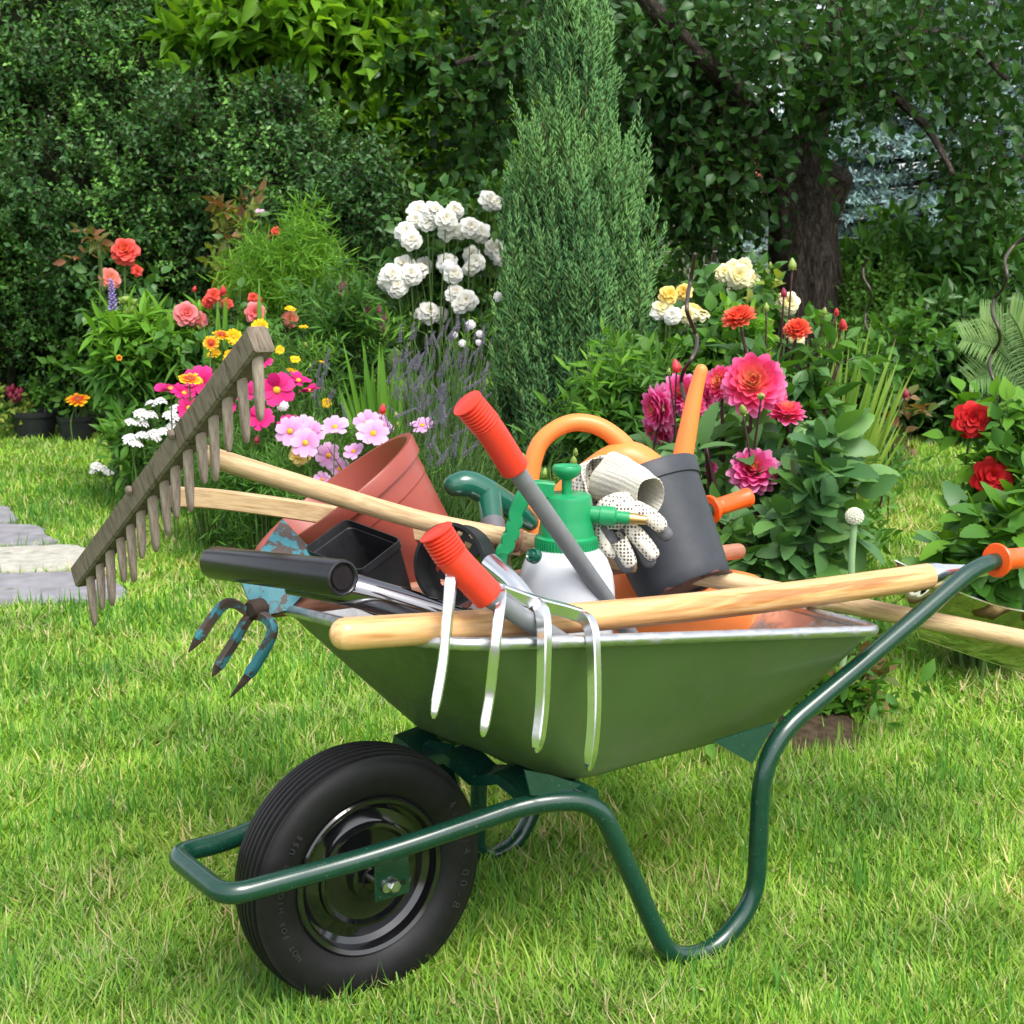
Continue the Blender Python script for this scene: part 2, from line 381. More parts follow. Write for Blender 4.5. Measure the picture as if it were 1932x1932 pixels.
# ------------------------------------------------------------------ grass
def grassmat():
    m = leafmat('grass', [(.12, .28, .03), (.20, .38, .04), (.26, .46, .05), (.31, .50, .06), (.24, .44, .05), (.20, .39, .08), (.23, .43, .05), (.38, .48, .12), (.62, .54, .32)], .35, .5, .3, (1.1, 1.1, .6))
    return m
def blades(n, y0, y1, h0, h1, w, pw, wing=False):
    u = rng.random(n); q = 1 - pw
    Yp = (y0 ** q + u * (y1 ** q - y0 ** q)) ** (1 / q)
    Xp = rng.uniform(-1, 1, n) * (Yp * .36 + .45)
    if wing: Xp = (Yp * .36 + .35 + rng.random(n) ** 1.5 * 2.2) * rng.choice([-1, 1], n)
    P = np.stack([Xp, Yp, np.zeros(n)], -1)
    keep = ~inpoly(P[:, :2], BED)
    for s in STONES: keep &= ~inpoly(P[:, :2], s)
    P = P[keep]; n = len(P); Xp, Yp = P[:, 0], P[:, 1]
    tuft = .5 + .5 * np.sin(Xp * 7.1 + 2 * np.sin(Yp * 5.3)) * np.sin(Yp * 8.3 + 1.7 * np.sin(Xp * 6.1))
    tuft2 = .5 + .5 * np.sin(Xp * 31 + 3 * np.sin(Yp * 23)) * np.sin(Yp * 37 + 2.7 * np.sin(Xp * 29))
    h = rng.uniform(h0, h1, n) * (.55 + .45 * tuft + .35 * tuft2)
    az = rng.uniform(0, 6.28, n) + .0; az = np.where(rng.random(n) < .3, 2.5 * np.sin(Xp * 6 + Yp * 4.0) + 3 * np.sin(Yp * 11 - Xp * 9) + rng.normal(size=n) * .8, az)
    lean = np.abs(rng.normal(size=n)) * .6 + .1
    d = np.stack([np.cos(az) * np.sin(lean), np.sin(az) * np.sin(lean), np.cos(lean)], -1)
    M = orient(d, np.stack([-np.cos(az), -np.sin(az), np.full(n, .3)], -1))
    M[:, :, 2] *= -1
    ww = w * (Yp / y0) ** .55 * rng.uniform(.6, 1.2, n)
    return M, P, np.stack([ww, h, h], -1)
TB = leafT([.5, .42, 0], .015, -.45); 
mb = MB()
for a in [(230000, 1.75, 3.3, .022, .058, .0034, 1.6), (190000, 3.2, 9.6, .025, .060, .0052, 1.9), (150000, 1.75, 10.5, .025, .060, .0045, 1.2, True)]:
    M, P, S = blades(*a); scatter(mb, TB, M, P, S)
# ragged longer tufts along the edge of the bed and around the stones
edge = spline(np.c_[BED, np.zeros(len(BED))], 40, True); k = rng.integers(0, len(edge), 9000); P = edge[k] + rng.normal(size=(9000, 3)) * .05; P[:, 2] = 0
P = P[P[:, 1] < 9]; d = rdir(len(P), 1.4); d[:, 2] = np.abs(d[:, 2]); scatter(mb, TB, orient(d), P, np.stack([np.full(len(P), .005), rng.uniform(.02, .065, len(P)), rng.uniform(.02, .065, len(P))], -1))
n = 2600; P = np.c_[rng.uniform(-1.6, 1.9, n), rng.uniform(1.9, 6.0, n), np.full(n, .02)]; P = P[(np.sin(P[:, 0] * 5 + 1) * np.sin(P[:, 1] * 4) > .35) & ~inpoly(P[:, :2], BED)]
P[:, 2] = rng.uniform(.012, .03, len(P)); k = len(P)
for j in range(3): a_ = rng.uniform(0, 6.28, k) * 0 + j * 2.1 + np.arange(k); scatter(mb, T_MED, orient(np.stack([np.cos(a_), np.sin(a_), np.full(k, .25)], -1)), P, np.stack([np.full(k, .010), np.full(k, .012), np.full(k, .01)], -1))
def patch(n, y0, y1, f):
    P = np.c_[rng.uniform(-1, 1, n), rng.uniform(y0, y1, n), np.zeros(n)]; P[:, 0] *= P[:, 1] * .36 + .4
    g_ = np.sin(P[:, 0] * 4.3 + 2 * np.sin(P[:, 1] * 2.9)) * np.sin(P[:, 1] * 5.1 + 1.6 * np.sin(P[:, 0] * 3.7)) + .5 * np.sin(P[:, 0] * 17 + P[:, 1] * 9) * np.sin(P[:, 1] * 15 - P[:, 0] * 11)
    ok = (g_ * f > rng.uniform(-.2, .9, n)) & ~inpoly(P[:, :2], BED)
    for s in STONES: ok &= ~inpoly(P[:, :2], s)
    return P[ok]
P = patch(30000, 1.85, 6.5, 1); k = len(P); P[:, 2] = rng.uniform(.004, .03, k); dd = rdir(k); dd[:, 2] = np.abs(dd[:, 2]) * .45; L_ = rng.uniform(.02, .06, k)      # cut straw and dead blades
scatter(mb, TB, orient(dd), P, np.stack([np.full(k, .0026) * (P[:, 1] / 2) ** .5, L_, L_], -1), 1)
P = patch(46000, 1.85, 7.5, -1); k = len(P); dd = rdir(k, 1.1); dd[:, 2] = np.abs(dd[:, 2]); L_ = rng.uniform(.035, .085, k)     # ranker, darker tufts
scatter(mb, TB, orient(dd), P, np.stack([np.full(k, .0042) * (P[:, 1] / 2) ** .4, L_, L_], -1), 2)
dry = leafmat('dry_grass', [(.50, .40, .20), (.62, .54, .32), (.42, .30, .14), (.55, .50, .24)], .25, .7, .2); tuftm = leafmat('tuft_grass', [(.08, .24, .03), (.11, .30, .035), (.14, .33, .07), (.09, .26, .05)], .4, .5, .35, (1.1, 1.1, .6))
tag(mb.build('grass', [grassmat(), dry, tuftm], sharp=0), kind='stuff')

# ================================================================== WHEELBARROW
ANG = R(35); BU = A3(math.cos(ANG), math.sin(ANG), 0); BN = A3(math.sin(ANG), -math.cos(ANG), 0); BC = A3(-.237, 2.084, .2)
def bw(s, o, z): return A3(BC[0], BC[1], 0) + BU * s + BN * o + A3(0, 0, z)
def lat(px, py, o):
    d = ray(px, py); P0 = BC + BN * o; return CAM + d * (np.dot(P0 - CAM, BN) / np.dot(d, BN))
tubegreen = simple('dark_green_paint', (.004, .036, .022), .26, 0, .12, 60, .03, .5, .4, dirt=(.10, .13, .09), dscale=150, dpos=(.635, .69))
rubber = simple('black_rubber', (.0075, .007, .008), .5, 0, .3, 40, .08, .3, dirt=(.03, .027, .02), dscale=18, dpos=(.62, .95)); mould = simple('moulded_rubber', (.028, .027, .028), .45, 0, .1)
rimblack = simple('black_gloss_enamel', (.006, .006, .007), .12, 0, .2, 20, .0, .5, .8)
zinc = simple('zinc_bolt', (.55, .56, .54), .3, 1, .1, 90, .05)
galv = simple('galvanised_steel', (.60, .61, .62), .33, 1, .12, 45, .12, dirt=(.38, .38, .38), dscale=25, dpos=(.5, .7))
traygreen = simple('green_tray_paint', (.085, .14, .045), .36, 0, .08, 5, .04, .45, .12, dirt=(.105, .14, .065), dscale=9, dpos=(.45, .8))
orange = simple('orange_plastic', (.82, .10, .012), .35, 0, .05, 20, .02, .45)
redgrip = simple('red_plastic', (.66, .038, .017), .42, 0, .06, 30, .05, .4, dirt=(.3, .05, .04), dscale=40, dpos=(.68, .8))
barrow = thing('wheelbarrow', 'green wheelbarrow with black pneumatic wheel, loaded with garden tools and pots', 'wheelbarrow', tuple(BC * A3(1, 1, 0)))
# frame tube
near = [lat(*q) for q in [(1935, 1053, .27), (1848, 1062, .27), (1700, 1190, .27), (1440, 1408, .265), (1425, 1700, .262), (1345, 1798, .258), (1262, 1770, .25), (1128, 1510, .215), (1010, 1512, .185)]]
near = [near[0], near[1], near[2], near[3], near[4] * A3(1, 1, 0) + A3(0, 0, .085), near[5] * A3(1, 1, 0) + A3(0, 0, .017), near[6] * A3(1, 1, 0) + A3(0, 0, .03)] + near[7:]
nfront = [lat(720, 1612, .105), lat(425, 1692, .085)]
ff = [lat(325, 1612, -.085), lat(440, 1585, -.095), bw(.02, -.115, .29), bw(.27, -.19, .33)]
far = [lat(905, 1440, -.26), lat(900, 1610, -.262) * A3(1, 1, 0) + A3(0, 0, .04), lat(925, 1640, -.262) * A3(1, 1, 0) + A3(0, 0, .016), lat(975, 1590, -.262) * A3(1, 1, 0) + A3(0, 0, .03), lat(1012, 1520, -.262), bw(.57, -.262, .33), bw(.90, -.27, .60), lat(1322, 968, -.27), lat(1395, 945, -.27)]
pathp = near + nfront + ff + far
rad = [.02, .06, .3, .09, .05, .06, .06, .07, .12, .15, .035, .035, .05, .1, .08, .03, .05, .03, .05, .07, .2, .06, .02, .02]
mb = MB(); tube(mb, fillet(pathp, rad + [.02] * 9, 9), .0158, 16)
frame = mb.build('frame', tubegreen, barrow)
# gussets and the strap under the nose of the tray
mb = MB()
def plate(mb, pts, nvec, th, mat=0):
    p = np.array(pts); k = len(p); o = nrm(nvec) * th / 2
    mb.add(np.concatenate([p - o, p + o]), [np.arange(k)[::-1][None], (k + np.arange(k))[None], grid_faces(2, k)], mat)
plate(mb, [lat(1345, 1398, .255), lat(1462, 1362, .255), lat(1440, 1400, .262), lat(1418, 1440, .262)], BN, .004)
mb.build('leg_gusset', tubegreen, barrow); mb = MB()
plate(mb, [lat(1040, 1462, .188), lat(1095, 1480, .195), lat(1060, 1502, .195), lat(1000, 1500, .188), lat(988, 1452, .182)], BN, .004)
mb.build('front_gusset', tubegreen, barrow); mb = MB()
a0, a1 = lat(772, 1374, -.15), lat(1068, 1486, .165)
strap = [a0 + (a1 - a0) * t + A3(0, 0, -.012 - .02 * math.sin(t * 9.4) ** 2) for t in np.linspace(-.02, 1, 13)]
tube(mb, np.array(strap), .024, cap='flat', sec=[(-.35, -1.4), (.35, -1.4), (.35, 1.4), (-.35, 1.4)])
mb.build('nose_strap', tubegreen, barrow); mb = MB()
tube(mb, np.array([a0 * .8 + a1 * .2 + A3(0, 0, -.01), a0 * .75 + a1 * .25 + A3(.0, .03, -.08), bw(.14, -.09, .26)]), .022, sec=[(-.4, -1.2), (.4, -1.2), (.4, 1.2), (-.4, 1.2)])
mb.build('nose_stay', tubegreen, barrow); mb = MB()
tube(mb, np.array([bw(.30, -.2, .315), bw(.30, .2, .315)]), .014, 10)
mb.build('cross_tube', tubegreen, barrow)
# tray
RIM = [bw(-.037, .30, .632), bw(.84, .30, .519), bw(.90, -.28, .49), bw(-.012, -.285, .565)]
FLO = [bw(.283, .165, .326), bw(.737, .17, .334), bw(.70, -.17, .34), bw(.185, -.165, .350)]
def rquad(c, r, k=9):
    c = [np.asarray(x) for x in c]; out = []
    for i in range(4):
        a, b, d = c[i - 1], c[i], c[(i + 1) % 4]
        s, e = b + nrm(a - b) * r[i], b + nrm(d - b) * r[i]
        for t in np.linspace(0, 1, k): out.append((1 - t) ** 2 * s + 2 * t * (1 - t) * b + t * t * e)
    return np.array(out)
def sub_loop(L, k=9, m=6):
    """add points along the straight sides so that the walls can curve"""
    out = []
    for i in range(4):
        out += list(L[i * k:(i + 1) * k]); a, b = L[(i + 1) * k - 1], L[((i + 1) * k) % (4 * k)]
        out += [a + (b - a) * t for t in np.linspace(0, 1, m + 2)[1:-1]]
    return np.array(out)
rim = sub_loop(rquad(RIM, [.11, .045, .05, .11])); flo = sub_loop(rquad(FLO, [.055, .05, .05, .055]))
def tray_loops(off):
    c = (rim.mean(0) + flo.mean(0)) / 2; ls = []
    for t in np.linspace(0, .95, 9):
        L = rim * (1 - t) + flo * t; ax_ = L.mean(0); ls.append(ax_ + (L - ax_) * (1 + .006 * math.sin(t * 3.1)))
    wall, ctr = rim * .05 + flo * .95, flo.mean(0); ins = ctr + (flo - ctr) * .94
    for t in np.linspace(.15, 1, 6): ls.append((1 - t) ** 2 * wall + 2 * t * (1 - t) * flo + t * t * ins)
    ls = np.array(ls)
    if off: m_ = ls.mean(1, keepdims=True); d = nrm(m_ - ls); ls = ls + d * off * A3(1, 1, 0) + A3(0, 0, off)
    return ls
mb = MB(); o_ = tray_loops(0); i_ = tray_loops(.003); n = o_.shape[1]
mb.add(o_, [grid_faces(len(o_), n), (n * (len(o_) - 1) + np.arange(n))[None]], 0)
mb.add(i_, [grid_faces(len(i_), n)[:, ::-1], (n * (len(i_) - 1) + np.arange(n))[::-1][None]], 1)
tray = mb.build('tray', [traygreen, galv], barrow, sharp=60)
mb = MB(); tube(mb, rim + A3(0, 0, .001), .0095, 10, closed=True); mb.build('rim', galv, tray)
# grips
def grip(name, a, b, r):
    mb = MB(); a, b = np.array(a), np.array(b); L = np.linalg.norm(b - a)
    lathe(mb, [(r * 1.0, 0), (r * 1.75, .001), (r * 1.85, .004), (r * 1.75, .009), (r * 1.2, .013), (r * 1.12, .02), (r * 1.12, L * .25), (r * 1.16, L * .26), (r * 1.12, L * .27), (r * 1.16, L - .012), (r * 1.3, L - .008), (r * 1.25, L - .001), (r * 1.0, L), (0, L)], a, b - a, 32)
    return mb.build(name, orange, barrow)
grip('grip', lat(1878, 1057.5, .27), lat(1985, 1047, .27), .0172)
grip('grip', lat(1338, 962, -.27), lat(1412, 938, -.27), .0162)
# wheel
wheel = part('wheel', barrow); WR, WW = .2, .095
prof = []
for k in range(15):                           # tread with circumferential grooves
    x = -WW / 2 * .78 + WW * .78 * k / 14; rr = WR - .006 * (x / (WW * .39)) ** 2
    prof += [(rr - (.004 if k % 2 else 0), x - .0005), (rr - (.004 if k % 2 else 0), x + .004)]
side = [(.190, .0415), (.186, .0445), (.178, .0478), (.165, .0492), (.150, .0475), (.138, .043), (.130, .037), (.125, .033)]
prof = [(r, -x) for r, x in side[::-1]] + prof + side
mb = MB(); lathe(mb, prof, BC, BN, 96, close=False)
tyre = mb.build('tyre', rubber, wheel, sharp=50)
mb = MB()
rp = [(.124, .030), (.1265, .037), (.1235, .0395), (.117, .037), (.112, .024), (.103, .018), (.088, .020), (.084, .022), (.083, .030), (.078, .031), (.072, .024), (.05, .020), (.036, .022), (.034, .040), (.02, .042), (.018, .046), (0, .046)]
lathe(mb, rp, BC, BN, 96, close=False); lathe(mb, [(r, x) for r, x in rp], BC, -BN, 96, close=False)
mb.build('rim', rimblack, wheel, sharp=35)
# raised lettering on the near side of the tyre
def lettering():
    def word(txt, centre_deg, radius, size_, step):
        n = len(txt); meshes = []
        for i, ch in enumerate(txt):
            if ch == ' ': continue
            cu = bpy.data.curves.new('letter', 'FONT'); cu.body = ch; cu.size = size_; cu.extrude = .0006; cu.align_x = 'CENTER'; cu.align_y = 'CENTER'
            ob = bpy.data.objects.new('letter', cu); scene.collection.objects.link(ob)
            bpy.context.view_layer.update(); me = bpy.data.meshes.new_from_object(ob)
            v = np.array([x.co[:] for x in me.vertices]); fs = [list(p_.vertices) for p_ in me.polygons]
            bpy.data.objects.remove(ob); bpy.data.curves.remove(cu); bpy.data.meshes.remove(me)
            a = R(centre_deg - step * (i - (n - 1) / 2))
            rad_ = BU * math.cos(a) + A3(0, 0, math.sin(a)); tan = BU * math.sin(a) - A3(0, 0, math.cos(a))
            meshes.append((BC + rad_ * radius + BN * .0502 + v[:, :1] * tan + v[:, 1:2] * rad_ + v[:, 2:] * BN, fs))
        mb = MB()
        for v, fs in meshes:
            for f in fs: mb.f.append((np.array([f]) + mb.n, 0))
            mb.v.append(v); mb.a.append(v); mb.n += len(v)
        mb.build('lettering', mould, tyre, smooth=False)
    word('4.80/4.00-8', 2, .165, .021, 6.2); word('NOT FOR HIGHWAY USE', 178, .160, .0125, 4.0)
lettering()
# axle plates and bolts hanging from the tube
for sgn in (1, -1):
    mb = MB(); c = bw(.012, sgn * .078, .222)
    box(mb, c, (BU, A3(0, 0, 1), BN), (.030, .043, .002), .0015)
    br = mb.build('axle_plate', tubegreen, barrow)
    mb = MB(); cb = bw(.012, sgn * .08, .2); lathe(mb, [(.0, 0), (.011, 0), (.0115, .001), (.0115, .003)], cb, BN * sgn, 24, close=False); lathe(mb, [(.0095, .003), (.0095, .0095), (.008, .011), (0, .011)], cb, BN * sgn, 6)
    mb.build('axle_bolt', zinc, br, sharp=25)
    for dx in (-.018, .019): mb = MB(); lathe(mb, [(.0045, .0), (.0045, .0003), (0, .0003)], bw(.012 + dx, sgn * .0803, .2), BN * sgn, 14); mb.build('bolt_hole', rimblack, br)
mb = MB(); tube(mb, np.array([bw(0, -.085, .2), bw(0, .085, .2)]), .008, 10); mb.build('axle', zinc, barrow)

# ================================================================== LOAD
palewood = woodmat('varnished_pale_wood', [(.66, .37, .15), (.72, .45, .21), (.64, .35, .14), (.44, .18, .06)], (2.2, 34, 34), .28, .05, spec=.5)
rakewood = woodmat('sanded_ash', [(.46, .31, .16), (.56, .40, .22), (.38, .25, .12)], (6, 70, 70), .6, .2)
greywood = woodmat('weathered_grey_wood', [(.13, .105, .075), (.20, .165, .125), (.09, .07, .05)], (10, 60, 60), .8, .5, spec=.2)
toothwood = woodmat('weathered_teeth', [(.24, .19, .15), (.33, .27, .22), (.17, .13, .10)], (14, 80, 80), .8, .5, spec=.2)
redwood = woodmat('red_brown_wood', [(.30, .12, .07), (.38, .17, .10), (.22, .09, .05)], (8, 60, 60), .5, .2)
chrome = simple('polished_steel', (.20, .20, .21), .09, 1, .03, 30, .02)
chrome2 = simple('brushed_steel', (.80, .81, .82), .2, 1, .04, 60, .05)
mirror = None
blackpl = simple('black_plastic', (.012, .012, .013), .38, 0, .3, 60, .05, .4, dirt=(.05, .045, .04), dscale=60, dpos=(.62, .8))
blackgl = simple('black_gloss_plastic', (.010, .010, .012), .25, 0, .2, 30, .02, .45)
greypot = simple('charcoal_pot_plastic', (.033, .037, .044), .5, 0, .12, 50, .06, .35, dirt=(.085, .088, .09), dscale=22, dpos=(.62, .9))
terra = simple('terracotta_plastic', (.27, .055, .037), .36, 0, .08, 12, .03, .45)
greytube = simple('grey_painted_tube', (.16, .17, .18), .42, .0, .1, 50, .05, .5, dirt=(.30, .26, .2), dscale=60, dpos=(.64, .72))
def shafty(x, x0, y0, Y0, x1, y1, Y1):        # a straight line in the world, read at picture column x
    t = (x - x0) / (x1 - x0); iy = 1 / Y0 + t * (1 / Y1 - 1 / Y0); return at(x, y0 + t * (y1 - y0), 1 / iy)

# shovel: pale wooden handle, ferrule, steel blade
P0, P1 = at(652, 1196, 1.80), at(1752, 1087, 2.5)
sh = thing('shovel', 'polished steel shovel with pale varnished handle lying along the barrow rim', 'shovel', tuple(P0))
mb = MB(); n = 24; ts = np.linspace(0, 1, n)[:, None]; pa = P0 + (P1 - P0) * ts; pa[:, 2] -= .012 * np.sin(ts[:, 0] * 3.14)
rr = np.linspace(.0218, .0236, n); tube(mb, pa, rr, 20, 'round'); mb.build('handle', palewood, sh)
mb = MB(); Pe = P1 + (P1 - P0) * .03
tube(mb, np.array([P1 - (P1 - P0) * .004, P1 + (P1 - P0) * .012, Pe, P1 + (P1 - P0) * .16]), [.024, .024, .021, .008], 18); mb.build('socket', chrome2, sh)
def blademat():
    m, t, p, out = newmat('mirror_blade'); p.inputs['Metallic'].default_value = 1; p.inputs['Roughness'].default_value = .07
    p.inputs['Base Color'].default_value = (.40, .40, .30, 1); n = noise(t, 4.5, 2, vec=objco(t), dist=1.8); bump(t, p, n.outputs[0], 1.0, .05); return m
TL, BL, TR, BR = at(1690, 1064, 2.56), at(1736, 1210, 2.66), at(2085, 1165, 2.62), at(2085, 1325, 2.78)
nb = nrm(np.cross(TR - TL, BL - TL)); nb = nb if nb[1] > 0 else -nb
mb = MB(); G = 25; uu, vv = np.meshgrid(np.linspace(0, 1, G), np.linspace(0, 1, G))
S_ = (TL + (TR - TL) * uu[..., None]) * (1 - vv[..., None]) + (BL + (BR - BL) * uu[..., None]) * vv[..., None]
S_ -= nb * (.035 * (np.sin(vv * 3.14) - .3) * (1 - .5 * uu))[..., None] + A3(0, 0, 1) * (.035 * np.sin(uu * 3.14) * (1 - vv))[..., None]
mb.add(S_, [grid_faces(G, G, False)]); mb.add(S_ + nb * .002, [grid_faces(G, G, False)[:, ::-1]])
blade = mb.build('blade', blademat(), sh)
loop_ = np.concatenate([S_[:, 0], S_[-1, 1:], S_[::-1, -1][1:], S_[0, ::-1][1:-1]]); mb = MB(); tube(mb, loop_, .0018, 6, closed=True); mb.build('bright_edge', chrome2, blade)  # thin rod of brighter steel along the blade outline

# wooden hay rake
rk = thing('hay_rake', 'old wooden hay rake with grey toothed head and forked handle', 'rake', tuple(at(360, 900, 2.3)))
def rk_at(x, dy=0):
    t = (x - 360) / (1932 - 360); iy = 1 / 2.3 + t * (1 / 2.55 - 1 / 2.3); return at(x, 900 + t * 306 + dy, 1 / iy)
HT, HB = at(494, 637, 2.02), at(153, 1088, 2.58)
hd = nrm(HT - HB); hn = nrm(np.cross(hd, A3(0, 0, 1))); hn = hn if hn[1] < 0 else -hn; hv = np.cross(hd, hn)
mb = MB(); hc = (HT + HB) / 2; HL = np.linalg.norm(HT - HB)
box(mb, hc, (hv, hn, hd), (.021, .017, HL / 2), .004); mb.build('head', greywood, rk)
tx = [485, 455, 428, 402, 377, 353, 330, 308, 286, 265, 245, 226, 207, 188, 169]
for i, x in enumerate(tx):
    t = (x - 494) / (153 - 494); iy = (1 - t) / 2.02 + t / 2.58; y = 637 + t * (1088 - 637)
    b = at(x, y + 10, 1 / iy - .005); L = .102 + .010 * math.sin(i * 2.7); tilt = A3(.03 * math.sin(i * 1.9) + .02, -.03, -1)
    mb = MB(); q = np.array([0, .3, .7, .88, .97, 1.0])[:, None]
    tube(mb, b + nrm(tilt) * (L * 1.12 * q - .012), np.array([.0080, .0082, .0077, .0063, .0045, .0022]) * (1 if i % 4 else 1.06), 10); mb.build('tooth', toothwood, rk)
J = rk_at(985); E = rk_at(1975)
mb = MB(); tube(mb, np.array([J + (E - J) * t for t in np.linspace(-.02, 1, 14)]), .0175, 14, 'round')
ua, ub = at(385, 858, 2.22), at(322, 937, 2.36)
tube(mb, spline([ua, at(600, 925, 2.29), at(800, 983, 2.36), rk_at(990, -3)], 8), np.linspace(.0165, .0165, 25), 14)
tube(mb, spline([ub, at(420, 943, 2.40), at(600, 968, 2.415), at(800, 1003, 2.43), rk_at(985, 9)], 6), .0165, ref=A3(0, 0, 1), sec=[(-.85, -.8), (.85, -.8), (1, -.6), (1, .6), (.85, .8), (-.85, .8), (-1, .6), (-1, -.6)])
mb.build('handle', rakewood, rk)
mb = MB(); jd = nrm(E - J)
tube(mb, np.array([J - jd * .016, J - jd * .012]), .0215, 14); tube(mb, np.array([J - jd * .011, J - jd * .004]), .0212, 14); mb.build('binding', redwood, rk)
for x in (350, 270):
    mb = MB()
    t = (x - 494) / (153 - 494); iy = (1 - t) / 2.02 + t / 2.58; c = at(x - 24, 637 + t * 451 - 8, 1 / iy - .012)
    lathe(mb, [(.008, 0), (.008, .006), (.005, .008), (0, .008)], c, hn, 8); mb.build('peg', greywood, rk)

# hand cultivator / hoe with three prongs
def tealmat():
    m, t, p, out = newmat('rusty_teal_paint'); co = objco(t); n = noise(t, 38, 8, .72, vec=co); n2 = noise(t, 9, 3, vec=co)
    ad = t.nodes.new('ShaderNodeMath'); ad.operation = 'ADD'; t.links.new(n.outputs[0], ad.inputs[0]); t.links.new(n2.outputs[0], ad.inputs[1])
    r = ramp(t, [(.0, (.018, .11, .14)), (.46, (.03, .17, .21)), (.485, (.05, .035, .028)), (.7, (.10, .05, .035))], None); 
    md = t.nodes.new('ShaderNodeMath'); md.operation = 'MULTIPLY'; md.inputs[1].default_value = .465; t.links.new(ad.outputs[0], md.inputs[0]); t.links.new(md.outputs[0], r.inputs[0])
    t.links.new(r.outputs[0], p.inputs['Base Color']); p.inputs['Roughness'].default_value = .6; bump(t, p, n.outputs[0], .3, .003); return m
teal = tealmat(); rust = simple('dark_rust', (.045, .028, .022), .75, .3, .4, 70, .5)
hoe = thing('hoe', 'rusty teal hand hoe with blade on one side and three prongs on the other', 'hoe', tuple(at(482, 1145, 2.22)))
mb = MB(); pl = [at(x, y, Y_) for x, y, Y_ in [(533, 978, 2.36), (598, 1048, 2.32), (578, 1115, 2.25), (545, 1150, 2.22), (500, 1162, 2.21), (480, 1150, 2.21), (466, 1125, 2.21), (455, 1095, 2.23), (490, 1040, 2.29)]]
c = np.mean(pl, 0); k = len(pl); nn = nrm(np.cross(pl[1] - pl[0], pl[4] - pl[0])); nn = nn if nn[1] < 0 else -nn
for s_, f_ in ((0, 1), (.004, -1)):
    v = np.array([c + nn * (.012 - s_)] + [c + (q - c) * .55 + nn * (.008 - s_) for q in pl] + [q - nn * s_ for q in pl])
    tri = np.array([(0, 1 + i, 1 + (i + 1) % k) for i in range(k)]); qd = np.array([(1 + i, 1 + k + i, 1 + k + (i + 1) % k, 1 + (i + 1) % k) for i in range(k)])
    mb.add(v, [tri[:, ::f_], qd[:, ::f_]])
e = np.array([q for q in pl]); mb.add(np.concatenate([e, e - nn * .004]), [grid_faces(2, k)])
mb.build('blade', teal, hoe)
mb = MB(); hub = at(482, 1150, 2.205)
lathe(mb, [(.0, -.018), (.012, -.018), (.017, -.008), (.018, .012), (.012, .02), (0, .02)], hub, nrm(at(560, 1140, 2.3) - hub), 16); mb.build('socket', rust, hoe)
for pts in ([(470, 1158), (445, 1140), (425, 1140), (405, 1160), (378, 1200), (355, 1231)], [(474, 1160), (462, 1175), (445, 1205), (420, 1245), (400, 1277)], [(480, 1160), (500, 1165), (514, 1185), (505, 1215), (475, 1265), (433, 1318)]):
    mb = MB(); q = spline([at(x, y, 2.2 - .05 * i / len(pts)) for i, (x, y) in enumerate(pts)], 6)
    t = np.linspace(0, 1, len(q)); r_ = np.where(t < .8, .0078, .0078 * (1 - t) / .2 + .0006)
    k_ = int(len(q) * .82)
    sq = [(-.75, -.9), (.75, -.9), (.9, -.7), (.9, .7), (.75, .9), (-.75, .9), (-.9, .7), (-.9, -.7)]
    tube(mb, q[:k_ + 1], r_[:k_ + 1], sec=sq, mat=0); tube(mb, q[k_:], r_[k_:], sec=sq, mat=1); mb.build('prong', [teal, rust], hoe)
mb = MB(); a_, b_ = at(500, 1150, 2.24), at(1392, 1040, 2.66); tube(mb, np.array([a_ + (b_ - a_) * t for t in np.linspace(0, 1, 16)]), .0155, 14, 'round'); mb.build('handle', redwood, hoe)

# T-handled tool with chromed shaft
tt = thing('bulb_planter', 'chromed tube tool with black T grip leaning over the barrow nose', 'tool', tuple(at(560, 1090, 2.05)))
a_, b_ = at(402, 1061, 2.2), at(648, 1091, 1.93); d_ = b_ - a_; L = np.linalg.norm(d_)
mb = MB(); r_ = .0262; lathe(mb, [(0, 0), (r_ * .8, 0), (r_ * .97, .003), (r_, .008), (r_, L - .005), (r_ * .97, L - .001), (r_ * .86, L), (r_ * .80, L - .001), (r_ * .74, L - .005), (r_ * .68, L - .005), (r_ * .62, L - .002), (0, L - .002)], a_, d_, 40); mb.build('grip', blackgl, tt)
mb = MB(); lathe(mb, [(.006, -.02), (.0105, -.016), (.0115, 0), (.011, .012), (.0, .012)], a_ - nrm(d_) * .005, d_, 16); mb.build('end_plug', greytube, tt)
mb = MB(); q = [at(548, 1088, 2.09), at(660, 1112, 2.08), at(760, 1140, 2.09), at(870, 1175, 2.11)]; tube(mb, spline(q, 6), np.linspace(.027, .024, 19), 24); mb.build('shaft', chrome, tt)
mb = MB(); q = [q[-1] - A3(.004, 0, 0), q[-1] + A3(.05, .02, -.05)]; lathe(mb, [(.026, 0), (.03, .004), (.034, .07), (.033, .071), (.028, .004)], q[0], q[1] - q[0], 24, close=False); mb.build('cutter', chrome2, tt)

